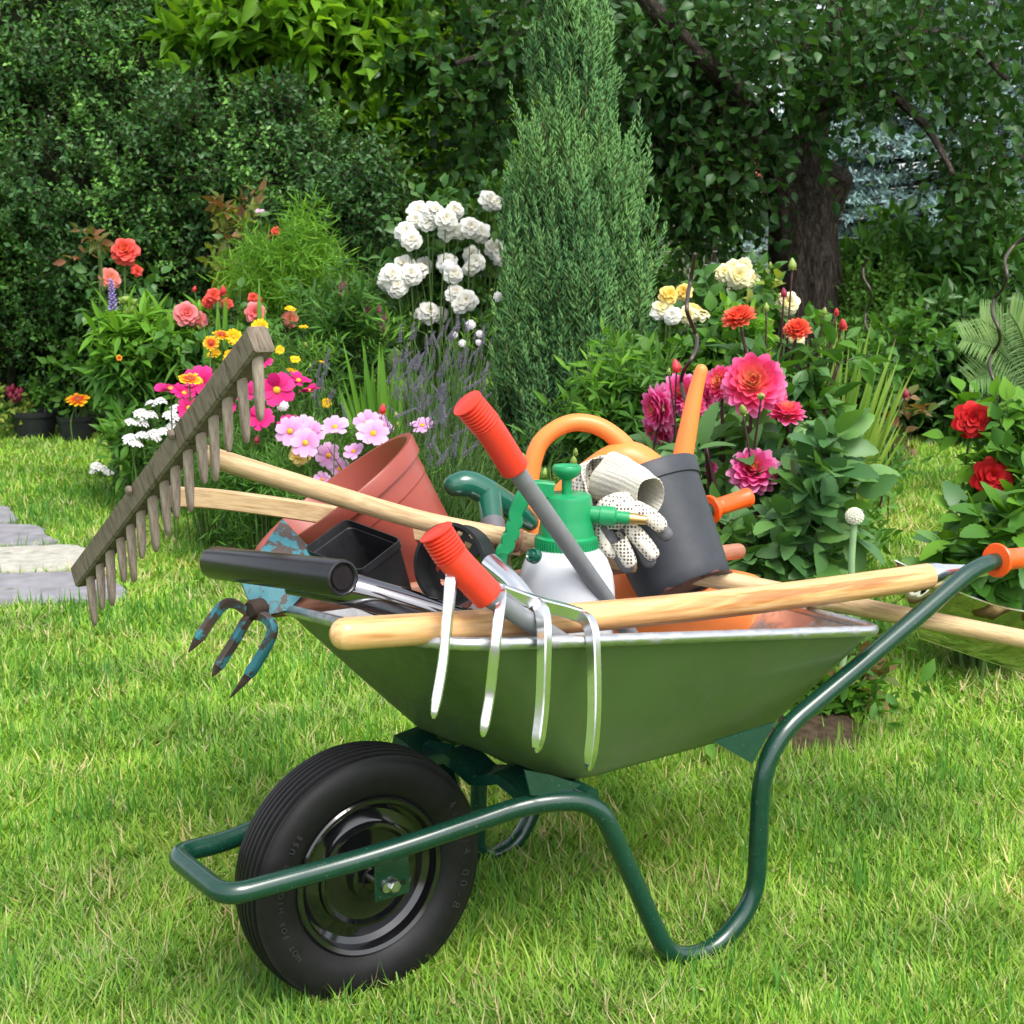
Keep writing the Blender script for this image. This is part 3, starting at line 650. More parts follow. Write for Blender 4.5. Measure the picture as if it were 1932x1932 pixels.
# loppers
lp = thing('loppers', 'long loppers with grey tube arms and ribbed red grips', 'loppers', tuple(at(1250, 1290, 2.26)))
PV = at(1230, 1285, 2.33)
for cap, bend, mid, end, Ys in [((881, 760), (922, 806), (972, 886), (1190, 1200), (2.06, 2.08, 2.115, 2.32)), ((822, 1003), (852, 1052), (925, 1128), (1062, 1212), (1.86, 1.865, 1.88, 1.975))]:
    c0, c1, c2, c3 = at(*cap, Ys[0]), at(*bend, Ys[1]), at(*mid, Ys[2]), at(*end, Ys[3])
    gp = fillet([c0, c1, c2], .05, 12)
    t = np.linspace(0, 1, 70); L_ = np.concatenate([[0], np.cumsum(np.linalg.norm(np.diff(gp, axis=0), axis=1))]); gq = np.stack([np.interp(t * L_[-1], L_, gp[:, i]) for i in range(3)], -1)
    r_ = np.where(t < .02, .0245, .0222); rib = (t > .03) & (t < .33); r_ = r_ + np.where(rib, np.where((np.arange(70) % 3) == 0, -.0016, .0012), 0); r_[-1] = .019; r_[-2] = .0215
    mb = MB(); lathe(mb, [(.0, -.001), (.021, -.0005), (.0245, .002)], gq[0] - nrm(gq[1] - gq[0]) * .001, gq[1] - gq[0], 24, close=False)
    tube(mb, gq, r_, 24); mb_ = mb
    mb = MB(); tube(mb, spline([c2 - (c3 - c2) * .06, c3, (c3 + PV) / 2 + A3(0, 0, -.015), PV], 8), .0142, 16)
    arm = mb.build('arm', greytube, lp); mb_.build('grip', redgrip, arm)
mb = MB(); lathe(mb, [(.0, -.014), (.016, -.014), (.018, -.01), (.018, .01), (.016, .014), (0, .014)], PV, A3(.2, -.9, .3), 20)
for s_ in (-1, 1):
    bl = spline([PV, PV + A3(.03, .03 + .015 * s_, -.01), PV + A3(.06, .06 + .025 * s_, -.015), PV + A3(.085, .085 + .015 * s_, -.015)], 6); tube(mb, bl, np.linspace(.016, .003, len(bl)), sec=[(-.2, -1), (.2, -1), (.2, 1), (-.2, 1)])
mb.build('blades', chrome2, lp)

# garden fork hanging its tines over the rim
fk = thing('garden_fork', 'steel garden fork with green T handle, four tines hanging over the rim', 'fork', tuple(at(1000, 1132, 2.05)))
SOC = at(990, 1129, 1.95); rect = [(-.62, -1), (.62, -1), (.8, -.8), (.8, .8), (.62, 1), (-.62, 1), (-.8, .8), (-.8, -.8)]
cross = spline([at(1096, 1161, 1.975), at(1060, 1150, 1.965), at(1010, 1137, 1.94), at(940, 1112, 1.92), at(895, 1092, 1.91), at(858, 1072, 1.90)], 6)
mb = MB(); tube(mb, cross, .0095, sec=rect, ref=A3(0, -1, 0), cap='flat')
tube(mb, spline([SOC + A3(-.05, .07, .035), SOC + A3(-.02, .03, .018), SOC, SOC + A3(.012, -.012, -.012)], 5), np.linspace(.016, .013, 16), 14); mb.build('crossbar', chrome2, fk)
for pts in ([(858, 1072, 1.90), (852, 1090, 1.86), (846, 1150, 1.84), (836, 1255, 1.825), (818, 1356, 1.80)], [(944, 1114, 1.92), (945, 1135, 1.885), (937, 1200, 1.845), (925, 1310, 1.84), (911, 1390, 1.825)], [(1012, 1137, 1.94), (1023, 1156, 1.915), (1027, 1205, 1.89), (1023, 1330, 1.875), (1012, 1420, 1.86)], [(1094, 1161, 1.975), (1111, 1176, 1.955), (1119, 1215, 1.942), (1121, 1350, 1.92), (1111, 1454, 1.91)]):
    q = spline([at(*p_) for p_ in pts], 10); t = np.linspace(0, 1, len(q)); r_ = np.interp(t, [0, .3, .9, .97, 1], [.0088, .0092, .0082, .0055, .0025])
    mb = MB(); tube(mb, q, r_, sec=rect, ref=A3(0, -1, 0)); mb.build('tine', chrome2, fk)
darkgreen = simple('dark_green_gloss_plastic', (.004, .085, .05), .2, 0, .08, 20, .0, .5, .4)
greyrub = simple('grey_rubber', (.10, .10, .11), .55, 0, .1)
U0, U1 = at(922, 930, 2.62), at(930, 992, 2.56); U2 = at(948, 1060, 2.3)
mb = MB(); tube(mb, spline([U1 + (U1 - U0) * .15, U2, SOC + A3(-.03, .045, .024)], 8), .0155, 16); mb.build('shaft', chrome, fk)
mb = MB(); tube(mb, spline([at(858, 916, 2.60), at(885, 914, 2.61), at(918, 930, 2.62), at(960, 955, 2.635), at(1000, 985, 2.65)], 8), np.interp(np.linspace(0, 1, 33), [0, .15, .5, .8, 1], [.022, .0255, .027, .024, .017]), 20, 'round')
tube(mb, spline([U0, (U0 + U1) / 2, U1], 6), np.linspace(.0245, .0215, 13), 20); hg = mb.build('grip', darkgreen, fk)
mb = MB(); tube(mb, np.array([U1 - (U1 - U0) * .1, U1 + (U1 - U0) * .35]), [.0228, .0228], 20); mb.build('collar', greyrub, hg)

# pressure sprayer
spx = 1067; SY = 2.32
SB = at(spx, 1240, SY); SB[2] = .37
white = simple('milky_white_plastic', (.60, .62, .65), .35, 0, .03, 10, .0, .4, sub=.3)
brightgreen = simple('bright_green_plastic', (.008, .25, .085), .36, 0, .06, 30, .02, .45)
brass = simple('brass', (.55, .36, .14), .35, 1, .1, 60, .1)
spr = thing('pressure_sprayer', 'white pump sprayer bottle with bright green head and brass nozzle tip', 'sprayer', tuple(SB))
def zat(y): return at(spx, y, SY)[2]
bz = SB[2]; ax0 = A3(SB[0], SB[1], 0); zz = lambda y: zat(y) - 0
mb = MB(); pr = [(0, bz), (.07, bz), (.076, bz + .008)] + [(r, zz(y)) for r, y in [(.0765, 1260), (.0815, 1180), (.0825, 1140), (.0815, 1110), (.0775, 1080), (.069, 1055), (.059, 1040), (.05, 1030), (.047, 1015)]]; lathe(mb, pr, ax0, A3(0, 0, 1), 48); bot = mb.build('bottle', white, spr)
mb = MB(); lathe(mb, [(r, zz(y)) for r, y in [(.0475, 1044), (.052, 1042), (.052, 1012), (.047, 1008), (.044, 985), (.042, 975), (.042, 940), (.040, 934), (.034, 931), (0, 931)]], ax0, A3(0, 0, 1), 40, close=False)
for k in range(60):
    a = k * 6.283 / 60; d = A3(math.cos(a), math.sin(a), 0); tube(mb, np.array([ax0 + d * .0522 + A3(0, 0, zz(1040)), ax0 + d * .0522 + A3(0, 0, zz(1016))]), .0012, 5)
cap_ = mb.build('cap', brightgreen, spr)
mb = MB(); lathe(mb, [(.0085, zz(950)), (.0085, zz(905)), (.012, zz(902)), (.020, zz(896)), (.0245, zz(888)), (.0245, zz(882)), (.0225, zz(878)), (.014, zz(880)), (.008, zz(884)), (0, zz(884))], ax0, A3(0, 0, 1), 32); mb.build('pump_knob', brightgreen, spr)
nz = nrm(A3(1, -.12, -.09)); N0 = A3(ax0[0], ax0[1], zz(965)) + nz * .03
mb = MB(); lathe(mb, [(.014, 0), (.014, .025), (.0165, .026), (.0165, .05), (.0135, .051), (.0105, .054), (.0105, .075), (0, .075)], N0, nz, 28); noz = mb.build('nozzle', brightgreen, spr)
mb = MB(); lathe(mb, [(.0095, .074), (.0095, .083), (.0085, .085), (.0075, .103), (.004, .104), (0, .103)], N0, nz, 20); mb.build('brass_tip', brass, noz)
mb = MB(); wv = [(1045, 925), (1012, 922), (992, 932), (980, 952), (972, 972), (974, 984), (966, 994), (968, 1006), (958, 1016), (959, 1028), (948, 1040), (945, 1056), (935, 1066)]
q = spline([at(x, y, SY - .012) for x, y in wv], 5); tube(mb, q, np.interp(np.linspace(0, 1, len(q)), [0, .2, .3, 1], [.014, .014, .012, .0115]), sec=[(-.75, -1), (.75, -1), (.95, -.8), (.95, .8), (.75, 1), (-.75, 1), (-.95, .8), (-.95, -.8)], cap='flat'); mb.build('handle', brightgreen, spr)
mb = MB(); vc = at(1006, 1048, SY - .066); lathe(mb, [(.013, -.006), (.013, .002), (.010, .006), (.007, .004), (.004, .008), (0, .008)], vc, A3(-.5, -.75, .45), 20); mb.build('valve', darkgreen, bot)

# watering can
orlight = simple('orange_watering_can_plastic', (.86, .23, .05), .38, 0, .04, 10, .01, .45, sub=.12)
wc = thing('watering_can', 'orange plastic watering can with looped handle and upright spout', 'watering can', tuple(at(1180, 1150, 2.72)))
CY = 2.76; base = at(1190, 1245, CY - .02); base[2] = .40; top = at(1128, 905, CY); axd = top - base; H = np.linalg.norm(axd)
mb = MB(); lathe(mb, [(0, 0), (.115, 0), (.128, .012), (.13, H * .3), (.118, H * .62), (.10, H * .82), (.085, H * .93), (.06, H * .985), (.0, H)], base, axd, 48, sx=1.3, sy=.78)
tube(mb, spline([at(1055, 935, CY - .05), at(1110, 900, CY - .05), at(1175, 868, CY - .045), at(1222, 895, CY - .04), at(1265, 960, CY - .03)], 8), np.interp(np.linspace(0, 1, 33), [0, .3, .7, 1], [.02, .032, .042, .05]), 24, 'round')
mb.build('body', orlight, wc)
mb = MB(); lathe(mb, [(0, 0), (.14, 0), (.152, .01), (.155, .09), (.14, .12), (0, .12)], at(1285, 1225, 2.62) * A3(1, 1, 0) + A3(0, 0, .43), A3(.06, 0, 1), 40, sx=1.0, sy=.62); mb.build('foot', orlight, wc)
mb = MB(); q = spline([at(1012, 1020, CY - .06), at(1000, 960, CY - .06), at(1000, 900, CY - .055), at(1020, 835, CY - .05), at(1070, 800, CY - .045), at(1125, 803, CY - .04), at(1172, 835, CY - .04), at(1205, 885, CY - .04)], 8); tube(mb, q, np.interp(np.linspace(0, 1, len(q)), [0, .2, .5, .8, 1], [.024, .0185, .0165, .018, .022]), 24, sec=None); mb.build('handle', orlight, wc)
mb = MB(); q = spline([at(1245, 1120, CY - .05), at(1272, 960, CY - .01), at(1287, 870, CY), at(1300, 800, CY + .005), at(1312, 740, CY + .01), at(1323, 699, CY + .012)], 7); tube(mb, q, np.interp(np.linspace(0, 1, len(q)), [0, .3, .6, .9, 1], [.034, .022, .018, .0135, .0125]), 24, 'round'); mb.build('spout', orlight, wc)

# large terracotta coloured plastic pot
def potlathe(name, label, o, axis, R1, R0, H, mats, rimh, rimo, parent=None, th=.003, holes=False, line=0):
    t_ = thing(name, label, 'flower pot', tuple(o)); mb = MB(); sl = lambda h: R0 + (R1 - R0) * h / H
    pr = [(0, .004), (R0 * .7, .004), (R0 * .72, 0), (R0 * .97, 0), (R0, .004)] + [(sl(h), h) for h in np.linspace(.02, H - rimh - .002, 8)]
    if line: pr += [(sl(H - rimh - line) + .0, H - rimh - line), (sl(H - rimh - line) + .0022, H - rimh - line + .002)]; pr = sorted(pr[:5], key=lambda x: 0) + sorted(pr[5:], key=lambda x: x[1])
    pr += [(sl(H - rimh), H - rimh), (sl(H - rimh) + rimo, H - rimh + .001), (R1 + rimo, H - .002), (R1 + rimo - .001, H), (R1 - th + .001, H), (R1 - th, H - .002), (sl(H * .5) - th, H * .5), (R0 - th, .008), (0, .008)]
    lathe(mb, pr, o, axis, 64, close=False); mb.build('pot_shell', mats, t_); return t_
ax_r = cv(-.57, .76, .22); rc = at(628, 930, 2.52)
potlathe('plant_pot', 'large terracotta coloured plastic pot lying tilted in the barrow nose', rc - nrm(ax_r) * .30, ax_r, .168, .115, .30, terra, .03, .009, line=.035)
# charcoal pot standing tilted on the right
ax_g = cv(-.36, .90, -.26); o_g = at(1296, 1112, 2.44)
gp_ = potlathe('plant_pot', 'charcoal grey plastic pot leaning behind the gloves, base tipped up', o_g, ax_g, .104, .083, .215, greypot, .032, .004)
rusty = simple('rusty_soil', (.10, .035, .025), .9)
for k in range(6):
    mb = MB(); a = k * 1.047; x_, y_, z_ = axes(ax_g); d = x_ * math.cos(a) + y_ * math.sin(a); lathe(mb, [(.011, -.0006), (.011, .003), (0, .003)], o_g + d * .07 - z_ * .0004, z_, 12, sx=1.6); mb.build('drain_hole', rusty, gp_)
# square black pot
sq = thing('square_pot', 'square black nursery pot tipped on its side before the terracotta pot', 'flower pot', tuple(at(690, 1060, 2.25)))
e1, e2 = cv(.085, -.0295, .042) * 1.06, cv(-.0516, -.0426, .074) * 1.06; p0 = at(653, 980, 2.27); inx = nrm(cv(.33, -.74, -.5))
def rsq(s, off, sh=0): c4 = [p0, p0 + e1, p0 + e1 + e2, p0 + e2]; c = sum(c4) / 4; return rquad([c + (q - c) * s + inx * off for q in c4], [.012 * s] * 4, 6)
mb = MB(); L_ = np.array([rsq(1.05, .0), rsq(1.05, .012), rsq(1.0, .013), rsq(.72, .125), rsq(.68, .126)]); k = L_.shape[1]; mb.add(L_, [grid_faces(5, k), (4 * k + np.arange(k))[None]])
L_ = np.array([rsq(1.05, 0), rsq(1.02, 0), rsq(1.0, .014), rsq(.975, .015), rsq(.70, .122)]); mb.add(L_, [grid_faces(5, k)[:, ::-1], (4 * k + np.arange(k))[::-1][None]]); mb.build('pot_shell', blackpl, sq, sharp=30)
# round perforated black cup
ax_c = cv(-.50, .02, .86); oc = at(872, 1064, 2.20); RC = .062; HC = .040
nc = thing('net_pot', 'round black net pot with a ring of holes under the red grip', 'net pot', tuple(oc))
mb = MB(); x_, y_, z_ = axes(ax_c)
rows = [.004, .012, .020, .028, .036, .0405, .0425, .0455, .048, .0505, .0525, .0565, RC * .97]; nt_ = 84; tt_ = np.linspace(0, 6.2832, nt_, endpoint=False)
for zoff, fl in ((0, 1), (-.003, -1)):
    v = np.array([oc + (x_ * math.cos(a) + y_ * math.sin(a)) * r + z_ * zoff for r in rows for a in tt_]); f = grid_faces(len(rows), nt_); keep = []
    for q in f:
        ri, ti = q[0] // nt_, q[0] % nt_
        if ri in (6, 7, 8, 9) and ti % 7 < 4 and not (ri in (6, 9) and ti % 7 in (0, 3)): continue
        if ri in (2, 3) and ti % 14 < 6: continue
        keep.append(q)
    mb.add(v, [np.array(keep)[:, ::fl]])
lathe(mb, [(RC * .97, 0), (RC * .97, HC), (RC * 1.06, HC), (RC * 1.06, HC - .004), (RC * 1.0, HC - .005), (RC * 1.0, -.003), (RC * .97, -.003)], oc, ax_c, 56, close=False); mb.build('pot_shell', blackpl, nc)

# work gloves
def dotmat():
    m, t, p, out = newmat('dotted_cotton'); co = objco(t); vo = t.nodes.new('ShaderNodeTexVoronoi'); vo.inputs['Scale'].default_value = 165; vo.inputs['Randomness'].default_value = .12; t.links.new(co, vo.inputs['Vector'])
    r = ramp(t, [(.0, (.09, .075, .06)), (.34, (.12, .10, .08)), (.42, (.70, .66, .56))], vo.outputs['Distance']); t.links.new(r.outputs[0], p.inputs['Base Color']); p.inputs['Roughness'].default_value = .9
    n = noise(t, 400, 2, vec=co); bump(t, p, n.outputs[0], .4, .001); return m
dots = dotmat(); knit = simple('ribbed_cream_knit', (.52, .50, .42), .95, 0, .08, 200, .4, .1); gfab = simple('grey_cotton', (.12, .12, .13), .95, 0, .15, 200, .3, .1)
def skinmesh(name, chain, mat, parent, flat=None):
    """one continuous skinned surface grown over a branching chain of (point, radius)"""
    pts, rad_, ed = chain; o0 = np.array(parent_loc(parent)); me = bpy.data.meshes.new(name)
    me.from_pydata([tuple(np.array(q) - o0) for q in pts], ed, []); o = bpy.data.objects.new(name, me); scene.collection.objects.link(o); o.parent = parent
    mo = o.modifiers.new('s', 'SKIN'); mo.use_smooth_shade = True
    for i, r_ in enumerate(rad_): me.skin_vertices[0].data[i].radius = (r_[0], r_[1]) if isinstance(r_, tuple) else (r_, r_)
    me.skin_vertices[0].data[0].use_root = True
    su = o.modifiers.new('d', 'SUBSURF'); su.levels = su.render_levels = 2
    bpy.context.view_layer.update(); dg = bpy.context.evaluated_depsgraph_get(); m2 = bpy.data.meshes.new_from_object(o.evaluated_get(dg)); o.modifiers.clear(); o.data = m2; bpy.data.meshes.remove(me)
    m2.materials.clear(); m2.materials.append(mat)
    m2.polygons.foreach_set('use_smooth', np.ones(len(m2.polygons), bool)); return o
GY = 2.325
gl = thing('work_glove', 'dotted cotton work glove hanging its fingers down the charcoal pot', 'glove', tuple(at(1170, 1000, GY)))
pts = [at(1160, 960, GY + .03), at(1150, 930, GY + .035)]; rad_ = [.030, .028]; ed = [(0, 1)]
for f in ([(1215, 965, .0), (1240, 985, -.004), (1255, 1000, -.002)], [(1185, 990, .005), (1215, 1025, -.002), (1238, 1055, -.002)], [(1160, 1000, .005), (1178, 1040, 0), (1193, 1070, .002)], [(1130, 1000, .012), (1148, 1035, .01), (1168, 1050, .012)]):
    prev = 0
    for k, (x, y, dy) in enumerate(f):
        pts.append(at(x, y, GY + dy)); rad_.append([.0150, .0155, .0130][k]); ed.append((prev, len(pts) - 1)); prev = len(pts) - 1
skinmesh('glove_hand', (pts, rad_, ed), dots, gl)
mb = MB()
for f in ([(1208, 972), (1228, 992), (1246, 1012)], [(1160, 985), (1188, 1018), (1214, 1062)], [(1128, 1000), (1150, 1034), (1172, 1072)]):
    tube(mb, spline([at(x + 10, y - 4, GY + .010) for x, y in f], 6), .0125, 10, 'round')
mb.build('back_fabric', gfab, gl)
g2 = thing('work_glove', 'dotted work glove with open ribbed cream cuff draped over the watering can', 'glove', tuple(at(1180, 920, 2.44)))
mb = MB()
def ring(c, a, b, ax1, ax2, n=72, rib=.0):
    t = np.linspace(0, 6.2832, n, endpoint=False); k = (1 + rib * np.cos(t * 30)) * (1 + .13 * np.sin(2 * t + .8) + .08 * np.sin(3 * t + c[0] * 45)); return c + (np.cos(t) * a * k)[:, None] * ax1 + (np.sin(t) * b * k)[:, None] * ax2
cdir = nrm(at(1226, 940, 2.34) - at(1150, 905, 2.46)); cx1 = nrm(np.cross(cdir, A3(0, -.5, 1))); cx2 = np.cross(cdir, cx1)
def cl(t, a, b, rib=.02): c = at(1150, 905, 2.46) + (at(1226, 932, 2.345) - at(1150, 905, 2.46)) * t + A3(0, 0, -.008 * max(t, 0) ** 2); return ring(c, a * (.96 - .34 * max(t, 0)), b * .96, cx1, cx2, 144, rib * .7)
Ls = [cl(-.02, .036, .050, 0), cl(.2, .037, .049), cl(.45, .036, .046), cl(.7, .038, .047), cl(.92, .038, .043), cl(1.0, .040, .044), cl(1.01, .0385, .0425), cl(.95, .035, .039), cl(.6, .033, .042), cl(.1, .031, .042), cl(.0, .02, .03)]
k = 144; mb.add(np.array(Ls), [grid_faces(len(Ls), k), ((len(Ls) - 1) * k + np.arange(k))[None]]); cuff = mb.build('cuff', knit, g2)
pts = [at(1152, 908, 2.45), at(1120, 912, 2.46), at(1095, 930, 2.47), at(1190, 880, 2.49), at(1140, 888, 2.50), at(1085, 960, 2.47), at(1110, 960, 2.44)]; rad_ = [.040, .036, .026, .02, .032, .016, .015]; ed = [(0, 1), (1, 2), (0, 4), (4, 3), (2, 5), (1, 6)]
skinmesh('glove_hand', (pts, rad_, ed), dots, g2)

# ================================================================== BACKGROUND SHRUBS AND TREES
bark = None
def barkmat(name, cols, scale):
    m, t, p, out = newmat(name); n = noise(t, 1, 10, .72, vec=lc(t, scale), dist=.9); r = ramp(t, [(.36, cols[0]), (.52, cols[1]), (.66, cols[2])], n.outputs[0])
    t.links.new(r.outputs[0], p.inputs['Base Color']); p.inputs['Roughness'].default_value = .95; p.inputs['Specular IOR Level'].default_value = .15; bump(t, p, n.outputs[0], 1.0, .06); return m
bark = barkmat('old_bark', [(.022, .017, .014), (.085, .068, .055), (.20, .165, .135)], (11, 46, 46))
twigm = simple('twig_bark', (.07, .05, .035), .9, var=.3, spec=.1)
twigg = simple('green_stem', (.07, .13, .03), .6, var=.2, spec=.2)
innerm = simple('dark_shade_core', (.018, .022, .012), .95, var=.5, scale=25, bstr=.8, spec=.05)  # dark colour for stems and for the added hulls that imitate inner shade
L_box = leafmat('box_leaf', [(.03, .09, .025), (.045, .13, .033), (.065, .165, .04), (.04, .11, .04)], .2, .38, .5)
L_tip = leafmat('young_box_leaf', [(.09, .24, .05), (.13, .32, .06), (.19, .40, .085), (.11, .27, .08)], .25, .4, .5)
L_big = leafmat('large_leaf', [(.08, .20, .014), (.12, .28, .02), (.17, .34, .028), (.10, .24, .018)], .42, .42, .4)
L_plum = leafmat('fruit_tree_leaf', [(.022, .07, .017), (.032, .098, .022), (.05, .13, .028), (.028, .082, .024)], .32, .38, .5)
L_dark = leafmat('backdrop_leaf', [(.025, .075, .014), (.04, .11, .018), (.07, .17, .025)], .4, .5, .3)
L_jun = leafmat('juniper_leaf', [(.05, .14, .055), (.07, .18, .06), (.09, .22, .07), (.055, .15, .07)], .15, .6, .25)
L_spr = leafmat('blue_spruce_leaf', [(.20, .31, .33), (.27, .39, .41), (.16, .26, .28)], .08, .6, .2)
L_mid = leafmat('garden_leaf', [(.055, .16, .022), (.075, .20, .028), (.105, .25, .035), (.065, .18, .03)], .34, .45, .4)
L_lite = leafmat('bright_leaf', [(.10, .26, .025), (.14, .32, .03), (.18, .37, .04)], .38, .5, .3)
L_rose = leafmat('rose_leaf', [(.045, .13, .03), (.06, .16, .038), (.09, .19, .04)], .28, .35, .5)
L_copper = leafmat('coppery_rose_leaf', [(.22, .08, .045), (.16, .11, .04), (.10, .15, .035), (.25, .12, .06)], .3, .4, .4)
L_dahl = leafmat('dahlia_leaf', [(.06, .155, .05), (.085, .20, .06), (.11, .235, .07), (.12, .27, .05)], .25, .38, .5)
L_sword = leafmat('sword_leaf', [(.09, .24, .018), (.13, .30, .022), (.17, .34, .035)], .38, .45, .35)
L_yel = leafmat('yellowing_leaf', [(.24, .30, .05), (.18, .28, .04), (.30, .31, .08)], .35, .5, .3)
L_lav = leafmat('lavender_stem', [(.10, .20, .06), (.13, .24, .07), (.09, .17, .06)], .25, .6, .2)
L_rhod = leafmat('rhododendron_leaf', [(.03, .085, .018), (.045, .12, .024), (.06, .16, .03)], .2, .35, .5)

def ground_of(x, Y): p = at(x, 800, Y); return (float(p[0]), float(Y), 0.0)
def ellip(px, py, Y, rx, ry, rz=None):
    c = at(px, py, Y); return c, A3(size(rx, Y), size(rz if rz else (rx + ry) / 2, Y), size(ry, Y))

def shrub(name, label, cat, lumps, mat, n, L, Wd, nl, tl, T=T_SMALL, group=None, inner=.62, core=.66, splay=.8, upn=.55, upd=.5, root=None, jit=.25, hemi=(0, -.8, .5), clump=0, part_name='foliage', down=0, tips=None):
    """leafy mass: lumps are (px, py, Y, rx, ry, rz) ellipsoids read in the photograph's frame"""
    tot = sum(l[3] * l[4] for l in lumps)
    c0 = root or ground_of(lumps[0][0], lumps[0][2]); th = thing(name, label, cat, c0, group); mb, mc = MB(), MB()
    for l in lumps:
        c, r = ellip(*l[:6]); k = max(8, int(n * l[3] * l[4] / tot)); P, d = blob_points(c, r, k, inner, nrm(A3(*hemi)))
        if clump:
            m_ = max(8, int(clump * l[3] * l[4] / 26000)); Cs, dn = blob_points(c, r * .92, m_, .85, nrm(A3(*hemi))); kk = int(k * .72); w_ = rng.integers(m_, size=kk); rs = rng.uniform(.10, .24, m_)
            o_ = rdir(kk) * .55 + dn[w_] * .8 + A3(0, 0, .45); o_ = nrm(o_); P[:kk] = Cs[w_] + o_ * (rs[w_] * rng.uniform(.5, 1.1, kk))[:, None]; d[:kk] = o_
        ok = P[:, 2] > .05; P, d = P[ok], d[ok]
        dd = nrm(d * .7 + rng.normal(size=d.shape) * .35 + A3(0, 0, upd - down)); sprigs(mb, P, dd, tl * rng.uniform(.7, 1.25, len(P)), nl, L, Wd, T, splay, upn, jit, 0, True, 1, .0022)
        if core:  # dark solid hull added inside each lump to block skylight between the leaves
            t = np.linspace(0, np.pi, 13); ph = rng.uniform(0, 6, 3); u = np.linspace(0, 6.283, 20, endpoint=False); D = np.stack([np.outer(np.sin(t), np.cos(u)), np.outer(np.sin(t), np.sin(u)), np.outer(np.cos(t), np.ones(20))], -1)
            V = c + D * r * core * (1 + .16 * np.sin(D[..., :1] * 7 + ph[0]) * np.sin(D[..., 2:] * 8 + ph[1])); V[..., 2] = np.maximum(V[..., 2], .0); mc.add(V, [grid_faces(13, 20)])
        if tips:
            m_ = max(6, int(l[3] * l[4] / 800)); Ct, dt = blob_points(c, r, m_, .92, nrm(A3(*hemi))); q = 7; w_ = np.repeat(np.arange(m_), q); o_ = nrm(dt[w_] * .7 + A3(0, 0, .75) + rng.normal(size=(m_ * q, 3)) * .35)
            B_ = Ct[w_] + rng.normal(size=(m_ * q, 3)) * .05; sprigs(mb, B_, o_, tl * rng.uniform(.6, 1.35, m_ * q), nl + 3, L * .85, Wd * .9, T, .8, .5, .2, 2, True, 1, .002)
    mb.build(part_name, [mat, twigm] + ([tips] if tips else []), th, sharp=0)
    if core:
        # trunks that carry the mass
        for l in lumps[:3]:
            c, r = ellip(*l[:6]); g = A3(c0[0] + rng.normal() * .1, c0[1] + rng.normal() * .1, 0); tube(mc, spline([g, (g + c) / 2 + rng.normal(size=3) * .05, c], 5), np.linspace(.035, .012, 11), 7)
        mc.build('shade_core_and_stems', innerm, th, sharp=0)
    return th

# three big box shrubs on the left
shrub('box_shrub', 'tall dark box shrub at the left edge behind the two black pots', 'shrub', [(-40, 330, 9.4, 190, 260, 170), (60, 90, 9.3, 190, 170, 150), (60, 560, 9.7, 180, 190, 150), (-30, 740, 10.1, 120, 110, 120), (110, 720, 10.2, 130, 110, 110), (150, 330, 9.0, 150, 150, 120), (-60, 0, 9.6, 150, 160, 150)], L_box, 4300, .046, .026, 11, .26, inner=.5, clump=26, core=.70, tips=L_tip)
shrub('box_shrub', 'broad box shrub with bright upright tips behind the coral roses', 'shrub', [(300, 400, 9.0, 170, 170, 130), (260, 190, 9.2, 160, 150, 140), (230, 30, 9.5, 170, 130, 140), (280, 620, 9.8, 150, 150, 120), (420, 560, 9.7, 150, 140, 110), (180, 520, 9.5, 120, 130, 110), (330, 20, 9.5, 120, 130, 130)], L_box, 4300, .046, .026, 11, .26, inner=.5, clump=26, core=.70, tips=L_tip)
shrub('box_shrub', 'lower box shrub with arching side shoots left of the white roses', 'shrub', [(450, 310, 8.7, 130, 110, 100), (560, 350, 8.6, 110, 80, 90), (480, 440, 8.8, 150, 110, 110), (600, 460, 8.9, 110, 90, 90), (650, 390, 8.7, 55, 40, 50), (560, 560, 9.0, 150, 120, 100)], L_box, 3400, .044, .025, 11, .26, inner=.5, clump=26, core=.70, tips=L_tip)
# large leaved shrub behind, bright above and dark below
shrub('magnolia_shrub', 'large leaved bright green shrub overhanging the box hedge at the top', 'shrub', [(520, 40, 9.0, 140, 80, 110), (650, 90, 9.2, 130, 80, 110), (450, 120, 8.9, 80, 50, 80), (600, -40, 9.4, 170, 80, 110), (740, 30, 9.4, 90, 90, 100)], L_big, 800, .175, .075, 7, .30, T_LEAF, core=.5, splay=.65)
shrub('magnolia_shrub', 'shaded large leaved shrub in the dark gap behind the white roses', 'shrub', [(640, 250, 10.9, 170, 120, 110), (780, 330, 10.9, 170, 150, 110), (880, 480, 10.7, 160, 150, 110), (720, 480, 10.8, 150, 120, 100), (760, 190, 11.2, 190, 110, 110), (560, 230, 10.9, 130, 100, 110)], L_big, 1300, .14, .06, 7, .30, T_LEAF, core=.55, splay=.7, upd=.1)

